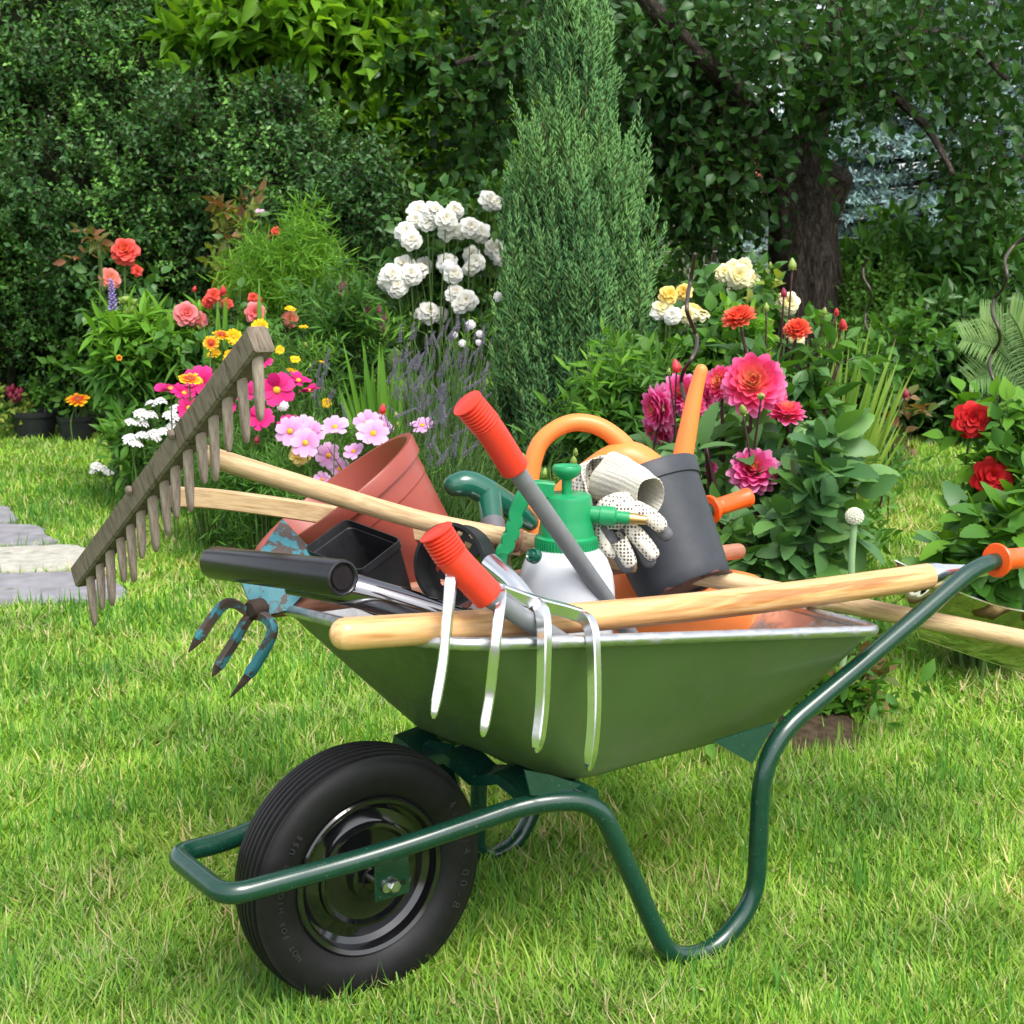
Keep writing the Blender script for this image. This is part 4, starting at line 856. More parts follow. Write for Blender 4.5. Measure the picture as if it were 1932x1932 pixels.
# ------------------------------------------------------------------ old fruit tree
def limb(mb, pts, r0, r1, n=10, k=8):
    q = spline(pts, k); tube(mb, q, np.linspace(r0, r1, len(q)), n); return q
TY = 9.6
tree = thing('fruit_tree', 'old fruit tree with thick furrowed dark trunk and drooping leafy branches', 'tree', ground_of(1515, TY))
mb = MB(); q = spline([at(1530, 830, TY), at(1528, 760, TY), at(1524, 600, TY), at(1518, 480, TY), at(1515, 390, TY), at(1508, 330, TY)], 14)
q[0, 2] = -.05; t = np.linspace(0, 1, len(q)); a = np.linspace(0, 6.2832, 60, endpoint=False); T_, N_, B_ = frames(q)
rr = np.interp(t, [0, .12, .4, .75, 1], [.30, .235, .215, .225, .24])
furrow = 1 + .07 * np.sin(a * 5 + 1)[None] + .05 * np.sin(a[None] * 9 + 3 * np.sin(t * 5)[:, None]) + .035 * np.sin(a[None] * 17 + 5 * t[:, None]) + .06 * np.sin(a * 2 + .5)[None] * np.sin(t * 8)[:, None]
v = q[:, None] + (rr[:, None] * furrow)[..., None] * (np.cos(a)[None, :, None] * N_[:, None] + np.sin(a)[None, :, None] * B_[:, None])
att = np.stack([np.broadcast_to(t[:, None] * 2, (len(q), 60)), .22 * np.cos(a)[None] + 0 * t[:, None], .22 * np.sin(a)[None] + 0 * t[:, None]], -1)
mb.add(v, [grid_faces(len(q), 60), (60 * (len(q) - 1) + np.arange(60))[None]], 0, att.reshape(-1, 3))
limb(mb, [at(1490, 380, TY), at(1470, 300, TY - .05), at(1440, 240, TY - .2), at(1380, 170, TY - .5), at(1300, 90, TY - .9), at(1200, -20, TY - 1.2)], .15, .04)
limb(mb, [at(1545, 390, TY), at(1570, 350, TY - .03), at(1585, 325, TY - .08)], .15, .10, 14)
limb(mb, [at(1520, 370, TY), at(1530, 250, TY + .1), at(1560, 120, TY + .1), at(1600, -60, TY), at(1640, -200, TY)], .14, .06)
for e in [[(1440, 240), (1330, 230), (1240, 260)], [(1560, 120), (1680, 60), (1820, 80), (1900, 150)], [(1540, 200), (1650, 170), (1740, 230), (1800, 330)], [(1470, 290), (1400, 260), (1320, 300)], [(1600, -60), (1480, -120), (1350, -100)], [(1600, -60), (1750, -130), (1900, -90)], [(1300, 90), (1150, 60), (1000, 80), (860, 120)], [(1200, -20), (1050, -60), (900, -60), (760, -20)]]:
    limb(mb, [at(x, y, TY - .2 - .25 * i) for i, (x, y) in enumerate(e)], .05, .015, 7)
mb.build('trunk', bark, tree, sharp=0)
# crown: drooping leafy shoots
mb = MB()
def drape(px0, px1, py0, py1, Y0, Y1, n, tl=.45, L=.085, Wd=.055, nl=10):
    P = np.array([at(x, y, Y) for x, y, Y in zip(rng.uniform(px0, px1, n), rng.uniform(py0, py1, n), rng.uniform(Y0, Y1, n))])
    d = nrm(rng.normal(size=P.shape) * A3(.5, .5, .25) + A3(0, -.1, -.75)); sprigs(mb, P, d, tl * rng.uniform(.6, 1.2, n), nl, L, Wd, T_LEAF, .75, .35, .35, 0, True, 1, .003)
for a in [(760, 1000, -60, 110, 8.6, 9.8, 150), (820, 980, 80, 260, 8.8, 9.8, 80), (1000, 1300, -80, 60, 8.4, 10, 200), (1170, 1320, 60, 330, 8.6, 9.8, 230), (1280, 1450, 60, 240, 8.8, 10.2, 110), (1190, 1430, 260, 400, 9, 10.2, 120), (1290, 1600, -80, 80, 8.2, 10.4, 170), (1560, 1760, -80, 110, 8.2, 10.4, 130), (1480, 1640, 60, 190, 8.6, 9.2, 50), (1630, 1790, 40, 110, 8.8, 10.4, 30), (1740, 1960, -80, 20, 8.4, 10.2, 60), (1770, 1930, 40, 330, 8.8, 10, 90), (1800, 1930, 240, 400, 9, 10, 40), (1330, 1440, 200, 300, 8.8, 9.4, 40), (1490, 1540, 190, 240, 9.0, 9.2, 8)]:
    drape(*a)
mb.build('crown', [L_plum, twigm], tree, sharp=0)

# ------------------------------------------------------------------ darker trees far behind
def backtree(label, px, Y, rx, top, bottom, n, mat=L_dark, L=.13):
    H = at(px, top, Y)[2]; th = thing('background_tree', label, 'tree', ground_of(px, Y), 'trees closing the garden behind the shrubs')
    c = A3(th.location[0], Y, (H + max(.3, at(px, bottom, Y)[2])) / 2); r = A3(size(rx, Y), size(rx, Y) * .7, (H - c[2]))
    mb = MB(); P, d = blob_points(c, r, n, .35); P = P[P[:, 2] > .1]; sprigs(mb, P, rdir(len(P), .1), .5, 8, L, L * .55, T_LEAF, .75, .5, .3, 0, True, 1, .004); mb.build('crown', [mat, twigm], th, sharp=0)
    mb = MB(); limb(mb, [A3(*th.location), A3(th.location[0] + .1, Y, c[2] * .5), c, c + A3(.1, 0, r[2] * .6)], .14, .03); mb.build('trunk', bark, th)
backtree('dark background tree behind the box hedge at far left', 60, 14, 330, -420, 700, 900)
backtree('dark background tree filling the shade behind the large leaved shrub', 520, 14.5, 330, -420, 640, 1000)
backtree('dark background tree behind the white roses and left of the juniper', 850, 14, 280, -400, 640, 1300)
backtree('leafy background tree just behind the top of the juniper', 1120, 15, 200, -380, 420, 800)
backtree('light green background tree seen through gaps right of the juniper', 1330, 18, 200, -300, 330, 180, L_mid)
backtree('background tree behind the crown above the old trunk', 1560, 17, 190, -350, 120, 130)
backtree('background tree beyond the blue spruce in the upper right corner', 1850, 24, 130, -260, 0, 110)

backtree('low light green bush far beyond the fence under the spruce', 1700, 23, 240, 330, 520, 420, L_mid)
backtree('pale green bush far off between the juniper and the old trunk', 1330, 24, 200, 360, 520, 320, L_mid)

# blue spruce
SPY = 15.0
spruce = thing('blue_spruce', 'pale blue spruce with layered needled boughs behind the old trunk', 'tree', ground_of(1765, SPY))
mb, mt_ = MB(), MB(); sx0 = spruce.location[0]; Hs = 6.2
NB = 640; hz = rng.uniform(.25, 1, NB) ** .8; z = .3 + (1 - hz) * 0; z = .35 + rng.random(NB) ** 1.4 * (Hs - .5); ln = (1 - z / Hs) * 2.5 + .15; az = rng.uniform(0, 6.28, NB)
B0 = np.stack([np.full(NB, sx0), np.full(NB, SPY), z + .1], -1); D = np.stack([np.cos(az), np.sin(az), np.full(NB, -.08)], -1)
rods(mt_, B0, B0 + D * ln[:, None], .02); 
kk = 16; tt = np.tile(np.linspace(.25, 1, kk), NB); ib = np.repeat(np.arange(NB), kk); sidev = np.cross(D[ib], A3(0, 0, 1)); sg = np.tile(np.where(np.arange(kk) % 2, 1, -1), NB)
PB = B0[ib] + D[ib] * (ln[ib] * tt)[:, None]; DB = nrm(D[ib] * .8 + sidev * sg[:, None] * .8 + rng.normal(size=PB.shape) * .15 + A3(0, 0, .1)); LB = .28 * ln[ib] * (1.25 - tt) + .14
needles = leafT([0, .5, .5, 0], .0, .0)
ns = 17; ii = np.repeat(np.arange(len(PB)), ns); uu = rng.uniform(0.05, 1, len(ii)); PN = PB[ii] + DB[ii] * (LB[ii] * uu)[:, None]; DN = nrm(DB[ii] * .7 + rdir(len(ii), .25) * .9)
vis = (PN[:, 1] < SPY + .2) & (PN[:, 2] < 4.4); PN, DN = PN[vis], DN[vis]
scatter(mb, needles, orient(DN, rdir(len(DN))), PN, np.stack([np.full(len(PN), .022), np.full(len(PN), .075), np.full(len(PN), .05)], -1)); mb.build('boughs', L_spr, spruce, sharp=0)
limb(mt_, [A3(sx0, SPY, 0), A3(sx0, SPY, 2.5), A3(sx0, SPY, Hs)], .13, .02); mt_.build('trunk', bark, spruce)

# wire fence and the neighbour's house beyond
galvd = simple('weathered_wire', (.42, .43, .44), .5, .6, .1)
FY = 13.0; fence = thing('wire_fence', 'grey wire mesh fence on thin posts behind the old tree', 'fence', ground_of(1380, FY))
mb = MB(); xa, xb = at(1180, 600, FY)[0], at(1980, 600, FY)[0]; zs = np.arange(.1, 1.35, .12); xs_ = np.arange(xa, xb, .14)
rods(mb, np.array([[xa, FY, z_] for z_ in zs]), np.array([[xb, FY, z_] for z_ in zs]), .0045, r1=.0045); rods(mb, np.array([[x, FY, .05] for x in xs_]), np.array([[x, FY, 1.32] for x in xs_]), .004, r1=.004); mb.build('wire_mesh', galvd, fence)
for x in np.linspace(xa, xb, 4):
    mb = MB(); tube(mb, np.array([[x, FY + .03, -.1], [x, FY + .03, 1.4]]), .024, 10); mb.build('post', galvd, fence)
HY = 30; hx = at(1440, 300, HY)[0]
house = thing('house', 'far house with red tiled roof glimpsed left of the old trunk', 'house', (hx, HY, 0))
wallm = simple('cream_render', (.30, .25, .19), .9, var=.08, scale=3); rooff = simple('red_roof_tiles', (.42, .10, .05), .75, var=.25, scale=14, bstr=.5); winm = simple('window_glass', (.03, .04, .05), .25, spec=.2)
mb = MB(); box(mb, A3(hx, HY + 3, 1.3), np.eye(3), (1.5, 3, 1.3), .02); mb.build('wall', wallm, house)
mb = MB(); e = 1.75; v = np.array([[hx - e, HY - .4, 2.65], [hx + e, HY - .4, 2.65], [hx + e, HY + 3, 3.45], [hx - e, HY + 3, 3.45], [hx - e, HY + 6.4, 2.65], [hx + e, HY + 6.4, 2.65]]); mb.add(np.concatenate([v, v + A3(0, 0, .12)]), [np.array([[0, 1, 2, 3], [3, 2, 5, 4], [6, 9, 8, 7], [9, 10, 11, 8], [0, 6, 7, 1], [4, 5, 11, 10], [0, 3, 9, 6], [3, 4, 10, 9], [1, 7, 8, 2], [2, 8, 11, 5]])]); mb.build('roof', rooff, house, smooth=False)
for dx in (-.75, .75):
    mb = MB(); box(mb, A3(hx + dx, HY - .01, 1.4), np.eye(3), (.5, .04, .6), .01); wf = mb.build('window', simple('brown_frame', (.12, .08, .05), .6), house)
    mb = MB(); box(mb, A3(hx + dx, HY - .06, 1.4), np.eye(3), (.42, .012, .52), .003); mb.build('pane', winm, wf)

# shrubs on the right
shrub('peony_bush', 'wide bush of dark pointed leaves in front of the blue spruce', 'bush', [(1720, 545, 10.2, 140, 75, 90), (1860, 520, 10.4, 110, 80, 90), (1800, 600, 9.8, 150, 80, 90), (1650, 600, 10, 80, 80, 80), (1930, 600, 9.8, 90, 90, 80)], leafmat('peony_leaf', [(.04, .13, .022), (.06, .17, .026), (.085, .21, .03)], .3, .4, .4), 700, .15, .055, 7, .28, T_LEAF, core=.6, splay=.75, upn=.7)
shrub('privet_bush', 'small leaved bright bush at the right foot of the old trunk', 'bush', [(1645, 540, 9.9, 45, 60, 60), (1650, 620, 9.5, 60, 90, 60), (1620, 720, 9.0, 60, 80, 60), (1700, 690, 9.0, 60, 80, 60)], L_mid, 900, .05, .028, 9, .2, T_SMALL, core=.5)
shrub('rhododendron', 'dark rhododendron in the shade right of the lawn strip', 'shrub', [(1790, 690, 8.9, 110, 100, 80), (1880, 760, 8.8, 100, 100, 80), (1750, 770, 8.9, 80, 70, 70), (1930, 650, 9.2, 90, 110, 80)], L_rhod, 520, .13, .042, 8, .16, T_LEAF, core=.66, splay=.85)
shrub('hedge_bush', 'low dark bush behind the old trunk and the wire fence', 'bush', [(1260, 640, 11.5, 120, 90, 90), (1400, 640, 11.8, 120, 90, 90), (1130, 600, 11.5, 120, 140, 90), (1530, 640, 11.8, 90, 90, 80)], L_dark, 900, .08, .045, 8, .25, T_SMALL, core=.6)

# ------------------------------------------------------------------ juniper
JY = 5.9
jun = thing('juniper', 'tall pointed green juniper in the middle of the flower bed', 'conifer', ground_of(1075, JY))
jx = jun.location[0]
prof_px = [(0, 60), (0, 165), (250, 160), (420, 142), (520, 130), (650, 108), (800, 78), (1000, 44), (1150, 10)]   # height above px 850, half width
def jr(hpx): return np.interp(hpx, [0, 120, 300, 440, 560, 700, 860, 1040, 1240], [150, 160, 152, 138, 114, 88, 52, 24, 6])
NBR = 165; hp = rng.uniform(-40, 1130, NBR); hp[:90] = rng.uniform(-40, 620, 90); az = rng.uniform(-np.pi, np.pi, NBR); az = np.where((np.sin(az) > .35) & (rng.random(NBR) < .7), -az, az)
rad_ = size(jr(hp), JY) * (1 + .08 * np.sin(az * 4 + hp * .02)) * rng.uniform(.5, 1.06, NBR); zb = np.array(at(1075, 850, JY))[2] + size(hp, JY)
cxo = size(np.interp(hp, [0, 450, 1100], [-10, 18, 0]), JY)
TP = np.stack([jx + cxo + rad_ * np.cos(az), JY + rad_ * np.sin(az), zb + .06], -1); out_ = np.stack([np.cos(az), np.sin(az), np.zeros(NBR)], -1); BD = nrm(out_ * rng.uniform(.08, .30, NBR)[:, None] + A3(0, 0, 1) + rng.normal(size=(NBR, 3)) * .06)
PPB = 21; ib0 = np.repeat(np.arange(NBR), PPB); u0 = np.tile(np.linspace(0, 1, PPB) ** .85, NBR); lt = rdir(len(ib0)); lt = nrm(lt - BD[ib0] * np.sum(lt * BD[ib0], -1, keepdims=True)); NS = len(ib0)
Ls = rng.uniform(.14, .27, NS) * (1.05 - .35 * u0); P = TP[ib0] - BD[ib0] * (u0 * .50 + .16)[:, None] + lt * (.012 + .07 * u0 * rng.uniform(.5, 1, NS))[:, None]; P[:, 2] = np.maximum(P[:, 2], .02)
D = nrm(BD[ib0] + lt * (.10 + .30 * u0)[:, None] + A3(0, 0, .15))
mb = MB(); rods(mb, P, P + D * Ls[:, None], .0022, 1)
spin = (np.array([(0, 0, 0), (-.5, .35, 0), (.25, .35, .43), (.25, .35, -.43), (0, 1, 0)], float), [np.array([(0, 2, 1), (0, 3, 2), (0, 1, 3), (1, 2, 4), (2, 3, 4), (3, 1, 4)])])
nb_ = 30; ib = np.repeat(np.arange(NS), nb_); u = np.tile(np.linspace(.0, 1.0, nb_), NS); sd = rdir(len(ib)); sd = nrm(sd - D[ib] * np.sum(sd * D[ib], -1, keepdims=True))
PB = P[ib] + D[ib] * (Ls[ib] * u)[:, None]; DB = nrm(D[ib] * .85 + sd * (.70 - .45 * u)[:, None]); LB = (.062 - .038 * u) * rng.uniform(.7, 1.3, len(u))
S_ = np.stack([np.full(len(LB), .0078), LB, np.full(len(LB), .0078)], -1); young = (u0[ib] < .42) | (u > .72)
for sel, mi in ((young, 2), (~young, 0)): scatter(mb, spin, orient(DB[sel], rdir(int(sel.sum()))), PB[sel], S_[sel], mi)
mb.build('foliage', [L_jun, simple('juniper_twig', (.09, .11, .035), .9, spec=.1), leafmat('young_juniper_leaf', [(.10, .24, .085), (.135, .30, .10), (.18, .36, .12)], .18, .6, .25)], jun, sharp=0)
mb = MB(); limb(mb, [A3(jx, JY, -.03), A3(jx + .02, JY, 1.0), A3(jx, JY, 2.6)], .05, .008); 
for i in range(40):
    h = rng.uniform(.1, 1.5); a = rng.uniform(0, 6.28); r = size(np.interp((h - .45) / size(1, JY), [0, 400, 1100], [120, 110, 15]), JY); limb(mb, [A3(jx, JY, h), A3(jx + r * .35 * math.cos(a), JY + r * .35 * math.sin(a), h + .1), A3(jx + r * .55 * math.cos(a), JY + r * .55 * math.sin(a), h + .35)], .011, .004, 5, 4)
mb.build('trunk', simple('juniper_bark', (.13, .07, .045), .9, var=.3, spec=.1), jun, sharp=0)

# ================================================================== FLOWERS
def rings(spec, jit=.06):
    """petal rings: (count, start radius, elevation, length, width, template, start height)"""
    mb = MB(); ph = 0
    for cnt, r0, el, L, Wd, T, z0 in spec:
        ph += 2.4; a = ph + np.arange(cnt) * 6.2832 / cnt + rng.normal(size=cnt) * .06; e = R(el) + rng.normal(size=cnt) * jit
        rad_ = np.stack([np.cos(a), np.sin(a), np.zeros(cnt)], -1); z = np.tile(A3(0, 0, 1), (cnt, 1))
        d = rad_ * np.cos(e)[:, None] + z * np.sin(e)[:, None]; nn = -rad_ * np.sin(e)[:, None] + z * np.cos(e)[:, None]
        s = rng.uniform(.9, 1.08, cnt); scatter(mb, T, orient(d, nn, rng.normal(size=cnt) * .12), rad_ * r0 + A3(0, 0, z0), np.stack([Wd * s, L * s, L * s], -1))
    return mb
T_COS = leafT([.12, .30, .45, .5, .42, .3], -.05, .06, .1); T_DAH = leafT([.22, .38, .50, .57, .55, .40, .14], .20, -.02, -.12)
T_ROS = leafT([.3, .48, .58, .55, .38, .18], .30, .25, .75); T_ROSO = leafT([.25, .45, .56, .54, .38, .15], .12, .28, .35); T_GAI = leafT([.2, .42, .5, .4], .05, .05, .1)
def proto(mb, mats, name):
    o = mb.build(name, mats, None, sharp=0); me = o.data; bpy.data.objects.remove(o); return me
def rosemesh(mat, open_=0):
    sp = [(3, .01, 82, .24, .22, T_ROS, .02), (4, .03, 76, .27, .26, T_ROS, .01), (5, .06, 66, .30, .31, T_ROS, 0), (6, .09, 50 , .32, .36, T_ROS, -.02), (7, .12, 32, .34, .38, T_ROSO, -.05), (7, .13, 12, .37, .40, T_ROSO, -.08), (6, .10, -6, .40, .40, T_ROSO, -.10)]
    sp = [(n_, r_, e_ - open_ * min(1, e_ / 40) if e_ > 0 else e_, L_, w_, T_, z_) for n_, r_, e_, L_, w_, T_, z_ in sp]
    return proto(rings(sp, .2), mat, 'blossom')
def dahliamesh(mat):
    sp = [(6, .01, 84, .12, .07, T_DAH, .06), (8, .03, 76, .17, .09, T_DAH, .05), (9, .05, 66, .22, .115, T_DAH, .03), (11, .07, 54, .28, .155, T_DAH, .01), (12, .09, 40, .34, .18, T_DAH, -.02), (13, .10, 26, .39, .20, T_DAH, -.05), (13, .10, 12, .41, .21, T_DAH, -.08), (12, .10, -4, .41, .21, T_DAH, -.11)]
    return proto(rings(sp, .07), mat, 'blossom')
def cosmosmesh(mat): return proto(rings([(8, .05, 14, .45, .34, T_COS, 0)], .16), mat, 'blossom')
def gaillmesh(mat): return proto(rings([(13, .12, 6, .37, .19, T_GAI, 0), (9, .1, 20, .3, .17, T_GAI, .015)], .1), mat, 'blossom')
def centremesh(mat, r=.1, h=.08):
    mb = MB(); k = 60; i = np.arange(k); rr = r * np.sqrt((i + .5) / k); a = i * 2.39996; lathe(mb, [(r, 0), (r * .95, h * .4), (r * .6, h * .85), (0, h)], A3(0, 0, .0), A3(0, 0, 1), 14)
    P = np.stack([rr * np.cos(a), rr * np.sin(a), h * (1 - (rr / r) ** 2)], -1); d = nrm(np.stack([rr * np.cos(a), rr * np.sin(a), np.full(k, r)], -1)); scatter(mb, spin0, orient(d, rdir(k)), P, np.stack([np.full(k, r * .17), np.full(k, r * .35), np.full(k, r * .17)], -1)); return proto(mb, mat, 'flower_centre')
spin0 = (np.array([(0, 0, 0), (-.5, .4, 0), (.25, .4, .43), (.25, .4, -.43), (0, 1, 0)], float), [np.array([(0, 2, 1), (0, 3, 2), (0, 1, 3), (1, 2, 4), (2, 3, 4), (3, 1, 4)])])
def florets(mat, n=40, w=.5, dome=.34, fl=.10, ball=False):
    """a domed head of many five-petalled florets"""
    mb = MB(); P, D = [], []
    for i in range(n):
        if ball:
            zq = 1 - 1.7 * (i + .5) / n; a = i * 2.39996; q = math.sqrt(1 - zq * zq); c = A3(q * math.cos(a), q * math.sin(a), zq) * .42; x_, y_, z_ = axes(c); t0 = rng.uniform(0, 6)
            for k in range(5): t = t0 + k * 1.2566; P.append(c); D.append((x_ * math.cos(t) + y_ * math.sin(t)) + z_ * .6)
            continue
        r_ = w * math.sqrt((i + .5) / n); a = i * 2.39996; c = A3(r_ * math.cos(a), r_ * math.sin(a), dome * (1 - (r_ / w) ** 2) + rng.normal() * .02); ax_ = nrm(A3(c[0] * .9, c[1] * .9, .5)); x_, y_, z_ = axes(ax_)
        t0 = rng.uniform(0, 6)
        for k in range(5): t = t0 + k * 1.2566; P.append(c); D.append((x_ * math.cos(t) + y_ * math.sin(t)) + z_ * .3)
    P, D = np.array(P), np.array(D); scatter(mb, leafT([.1, .5, .35], .1, .1), orient(D, nrm(P * A3(1, 1, 0) + A3(0, 0, .6))), P, np.full((len(P), 3), 1.0) * A3(fl * .8, fl, fl)); return proto(mb, mat, 'flower_cluster')
def spikemesh(mat, n=60, L=1.0, r=.09, fl=.07, name='flower_spike'):
    mb = MB(); u = np.linspace(0, 1, n); a = np.arange(n) * 2.39996; rr = r * (1 - .75 * u) * (.8 + .2 * np.sin(u * 40)); ring_ = np.stack([np.cos(a), np.sin(a), np.zeros(n)], -1)
    P = ring_ * (rr * .25)[:, None]; P[:, 2] = u * L; P[:, 0] += .06 * u ** 2; D = nrm(ring_ + A3(0, 0, .75)); scatter(mb, spin0, orient(D, rdir(n)), P, np.stack([np.full(n, fl * .75), rr + fl * .5, np.full(n, fl * .75)], -1))
    return proto(mb, mat, name)
def budmesh(mat, name='bud'):
    mb = MB(); lathe(mb, [(0, -.5), (.24, -.42), (.38, -.18), (.37, .05), (.26, .32), (.13, .55), (.04, .66), (0, .68)], A3(0, 0, 0), A3(0, 0, 1), 14); scatter(mb, T_DAH, orient(np.stack([np.cos(np.arange(6)), np.sin(np.arange(6)), np.full(6, -.2)], -1)), np.tile(A3(0, 0, -.38), (6, 1)), np.tile(A3(.2, .5, .5), (6, 1))); return proto(mb, mat, name)
CORAL = [rosemesh(petalmat('coral_petal', [(0, (.72, .10, .04)), (.5, (.80, .07, .05)), (1, (.80, .12, .10))])) for _ in range(2)]
SALM = [rosemesh(petalmat('salmon_petal', [(0, (.80, .25, .12)), (.5, (.78, .22, .16)), (1, (.80, .30, .25))])) for _ in range(2)]
PINK = [rosemesh(petalmat('pink_petal', [(0, (.80, .13, .12)), (.6, (.82, .19, .20)), (1, (.85, .32, .33))])) for _ in range(2)]
REDR = [rosemesh(petalmat('red_petal', [(0, (.35, .004, .008)), (.5, (.52, .006, .008)), (1, (.60, .010, .012))], .15)) for _ in range(2)]
WHIT = [rosemesh(petalmat('white_petal', [(0, (.78, .66, .42)), (.25, (.84, .82, .72)), (1, (.86, .86, .82))]), 24) for _ in range(4)]
YELL = [rosemesh(petalmat('yellow_petal', [(0, (.82, .50, .06)), (.6, (.84, .60, .14)), (1, (.86, .68, .26))])) for _ in range(2)]
CREAM = [rosemesh(petalmat('cream_petal', [(0, (.82, .66, .22)), (.5, (.86, .78, .44)), (1, (.86, .83, .62))]), 18) for _ in range(3)]
DPINK = [dahliamesh(petalmat('pink_dahlia_petal', [(0, (.86, .12, .16)), (.16, (.88, .34, .16)), (.36, (.88, .14, .15)), (.7, (.86, .06, .22)), (1, (.88, .24, .50))], .40)) for _ in range(2)]
DMAG = [dahliamesh(petalmat('magenta_dahlia_petal', [(0, (.75, .45, .10)), (.2, (.78, .10, .18)), (.6, (.80, .09, .34)), (1, (.88, .38, .62))], .40)) for _ in range(2)]
DCOR = [dahliamesh(petalmat('coral_dahlia_petal', [(0, (.75, .07, .04)), (.5, (.88, .14, .07)), (1, (.90, .24, .15))], .42)) for _ in range(2)]
CMAG = [cosmosmesh(petalmat('magenta_cosmos_petal', [(0, (.35, .005, .06)), (.5, (.66, .012, .17)), (1, (.70, .03, .24))])) for _ in range(2)]
CPIN = [cosmosmesh(petalmat('pale_pink_cosmos_petal', [(0, (.62, .18, .45)), (.4, (.78, .36, .68)), (1, (.82, .52, .78))], .35)) for _ in range(3)]
GAIL = [gaillmesh(petalmat('gaillardia_petal', [(0, (.55, .03, .01)), (.45, (.72, .07, .01)), (.62, (.82, .30, .015)), (1, (.85, .55, .02))]))]
CORE = [gaillmesh(petalmat('yellow_daisy_petal', [(0, (.80, .42, .01)), (1, (.86, .58, .01))]))]
ycen = simple('yellow_pollen', (.75, .42, .03), .9, var=.3, scale=80); rcen = simple('rusty_cone', (.35, .07, .02), .9, var=.3, scale=80)
YC, RC_ = centremesh(ycen), centremesh(rcen, .16, .16)
PHL = [florets(petalmat('white_floret', [(0, (.84, .82, .80)), (1, (.84, .80, .82))], .25)) for _ in range(2)]
lavm = simple('lavender_florets', (.17, .155, .20), .9, var=.4, scale=60, spec=.1); pinkspike = petalmat('magenta_spike', [(0, (.60, .07, .32)), (1, (.70, .12, .42))]); purp = petalmat('purple_spike', [(0, (.38, .28, .62)), (1, (.55, .45, .78))])
LAVS = spikemesh(lavm, 46, 1, .12, .10); LOOS = spikemesh(pinkspike, 60, 1, .13, .11); LUPS = spikemesh(purp, 50, 1, .16, .13)
BUDG = budmesh(simple('green_bud', (.22, .30, .06), .5, var=.3)); BUDR = budmesh(simple('red_bud', (.55, .03, .04), .5, var=.3)); BUDM = budmesh(simple('maroon_bud', (.26, .015, .05), .5, var=.3))
L_loo = leafmat('loosestrife_leaf', [(.04, .12, .025), (.06, .16, .03), (.08, .20, .035)], .3, .45, .35)
stemd = simple('dark_purple_stem', (.055, .018, .022), .45, var=.25, spec=.35); stemg = twigg

def look(P, upw=.7, side=0.0, toward=.75):
    """flower axis: partly up, partly towards the light and the viewer's side of the bed"""
    t = nrm(CAM - P) * A3(1, 1, .4); return nrm(t * toward + A3(side, 0, upw) + rng.normal(size=3) * .18)
def bloom(par, meshes, P, dia, ax_, centre=None, name=None):
    me = meshes[rng.integers(len(meshes))] if isinstance(meshes, list) else meshes
    o = bpy.data.objects.new(name or me.name.split('.')[0], me); scene.collection.objects.link(o); o.parent = par
    o.location = Vector(P) - parent_loc(par); z = Vector(ax_); q = z.to_track_quat('Z', 'Y'); o.rotation_mode = 'QUATERNION'; o.rotation_quaternion = q @ Vector((0, 0, 1)).rotation_difference(Vector((0, 0, 1))) @ Matrix.Rotation(rng.uniform(0, 6.28), 3, 'Z').to_quaternion()
    o.scale = (dia,) * 3
    if centre:
        c = bpy.data.objects.new('flower_centre', centre); scene.collection.objects.link(c); c.parent = o
    return o
def stemto(mb, g, P, r=.004, mat=0, ax_=None, n=6):
    P = np.asarray(P); g = np.asarray(g); m1 = g + (P - g) * A3(.25, .25, .55) + A3(*(rng.normal(size=2) * .02), 0); e = P - (ax_ * .01 if ax_ is not None else 0)
    tube(mb, spline([g, m1, e], 6), np.linspace(r * 1.3, r * .8, 13), n, mat=mat)
LATER, BLOOMS = [], []
def clear_of_blooms(P, tip):
    """shoots that would grow across the face of an open flower are left out"""
    keep = np.ones(len(P), bool)
    for C_, dia in BLOOMS:
        v = nrm(CAM - C_)
        for Q in (P, (P + tip) / 2, tip):
            w = Q - C_; s = w @ v; keep &= ~((s > -dia * .25) & (np.linalg.norm(w - s[:, None] * v, axis=1) < dia * .46 + .026) & (s < 2.4))
    return keep
def flowering(name, label, cat, x, Y, blooms, leaf=None, stemmat=stemg, stemr=.004, group=None, spread=.08):
    """blooms: (meshes, centre, px, py, dia px, extra Y, axis options); leaf: list of dicts for leafy clouds"""
    root = thing(name, label, cat, ground_of(x, Y), group); g0 = A3(*root.location)
    for me, cen, px, py, dp, dY, opt in blooms:
        P = at(px, py, Y + dY); BLOOMS.append((P, size(dp, Y + dY))); ax_ = look(P, *opt) if opt else look(P); dia = size(dp, Y + dY); bloom(root, me, P, dia, ax_, cen)
        g = A3(g0[0] + (P[0] - g0[0]) * .55 + rng.normal() * spread * .3, P[1] + .03 + rng.normal() * spread * .4, 0); ms = MB(); stemto(ms, g, P - ax_ * dia * .06, stemr * (.62 if dp < 28 else 1)); ms.build('flower_stem', stemmat, root, sharp=0)
    if leaf: LATER.append((root, leaf, Y, stemmat, stemr))
    return root
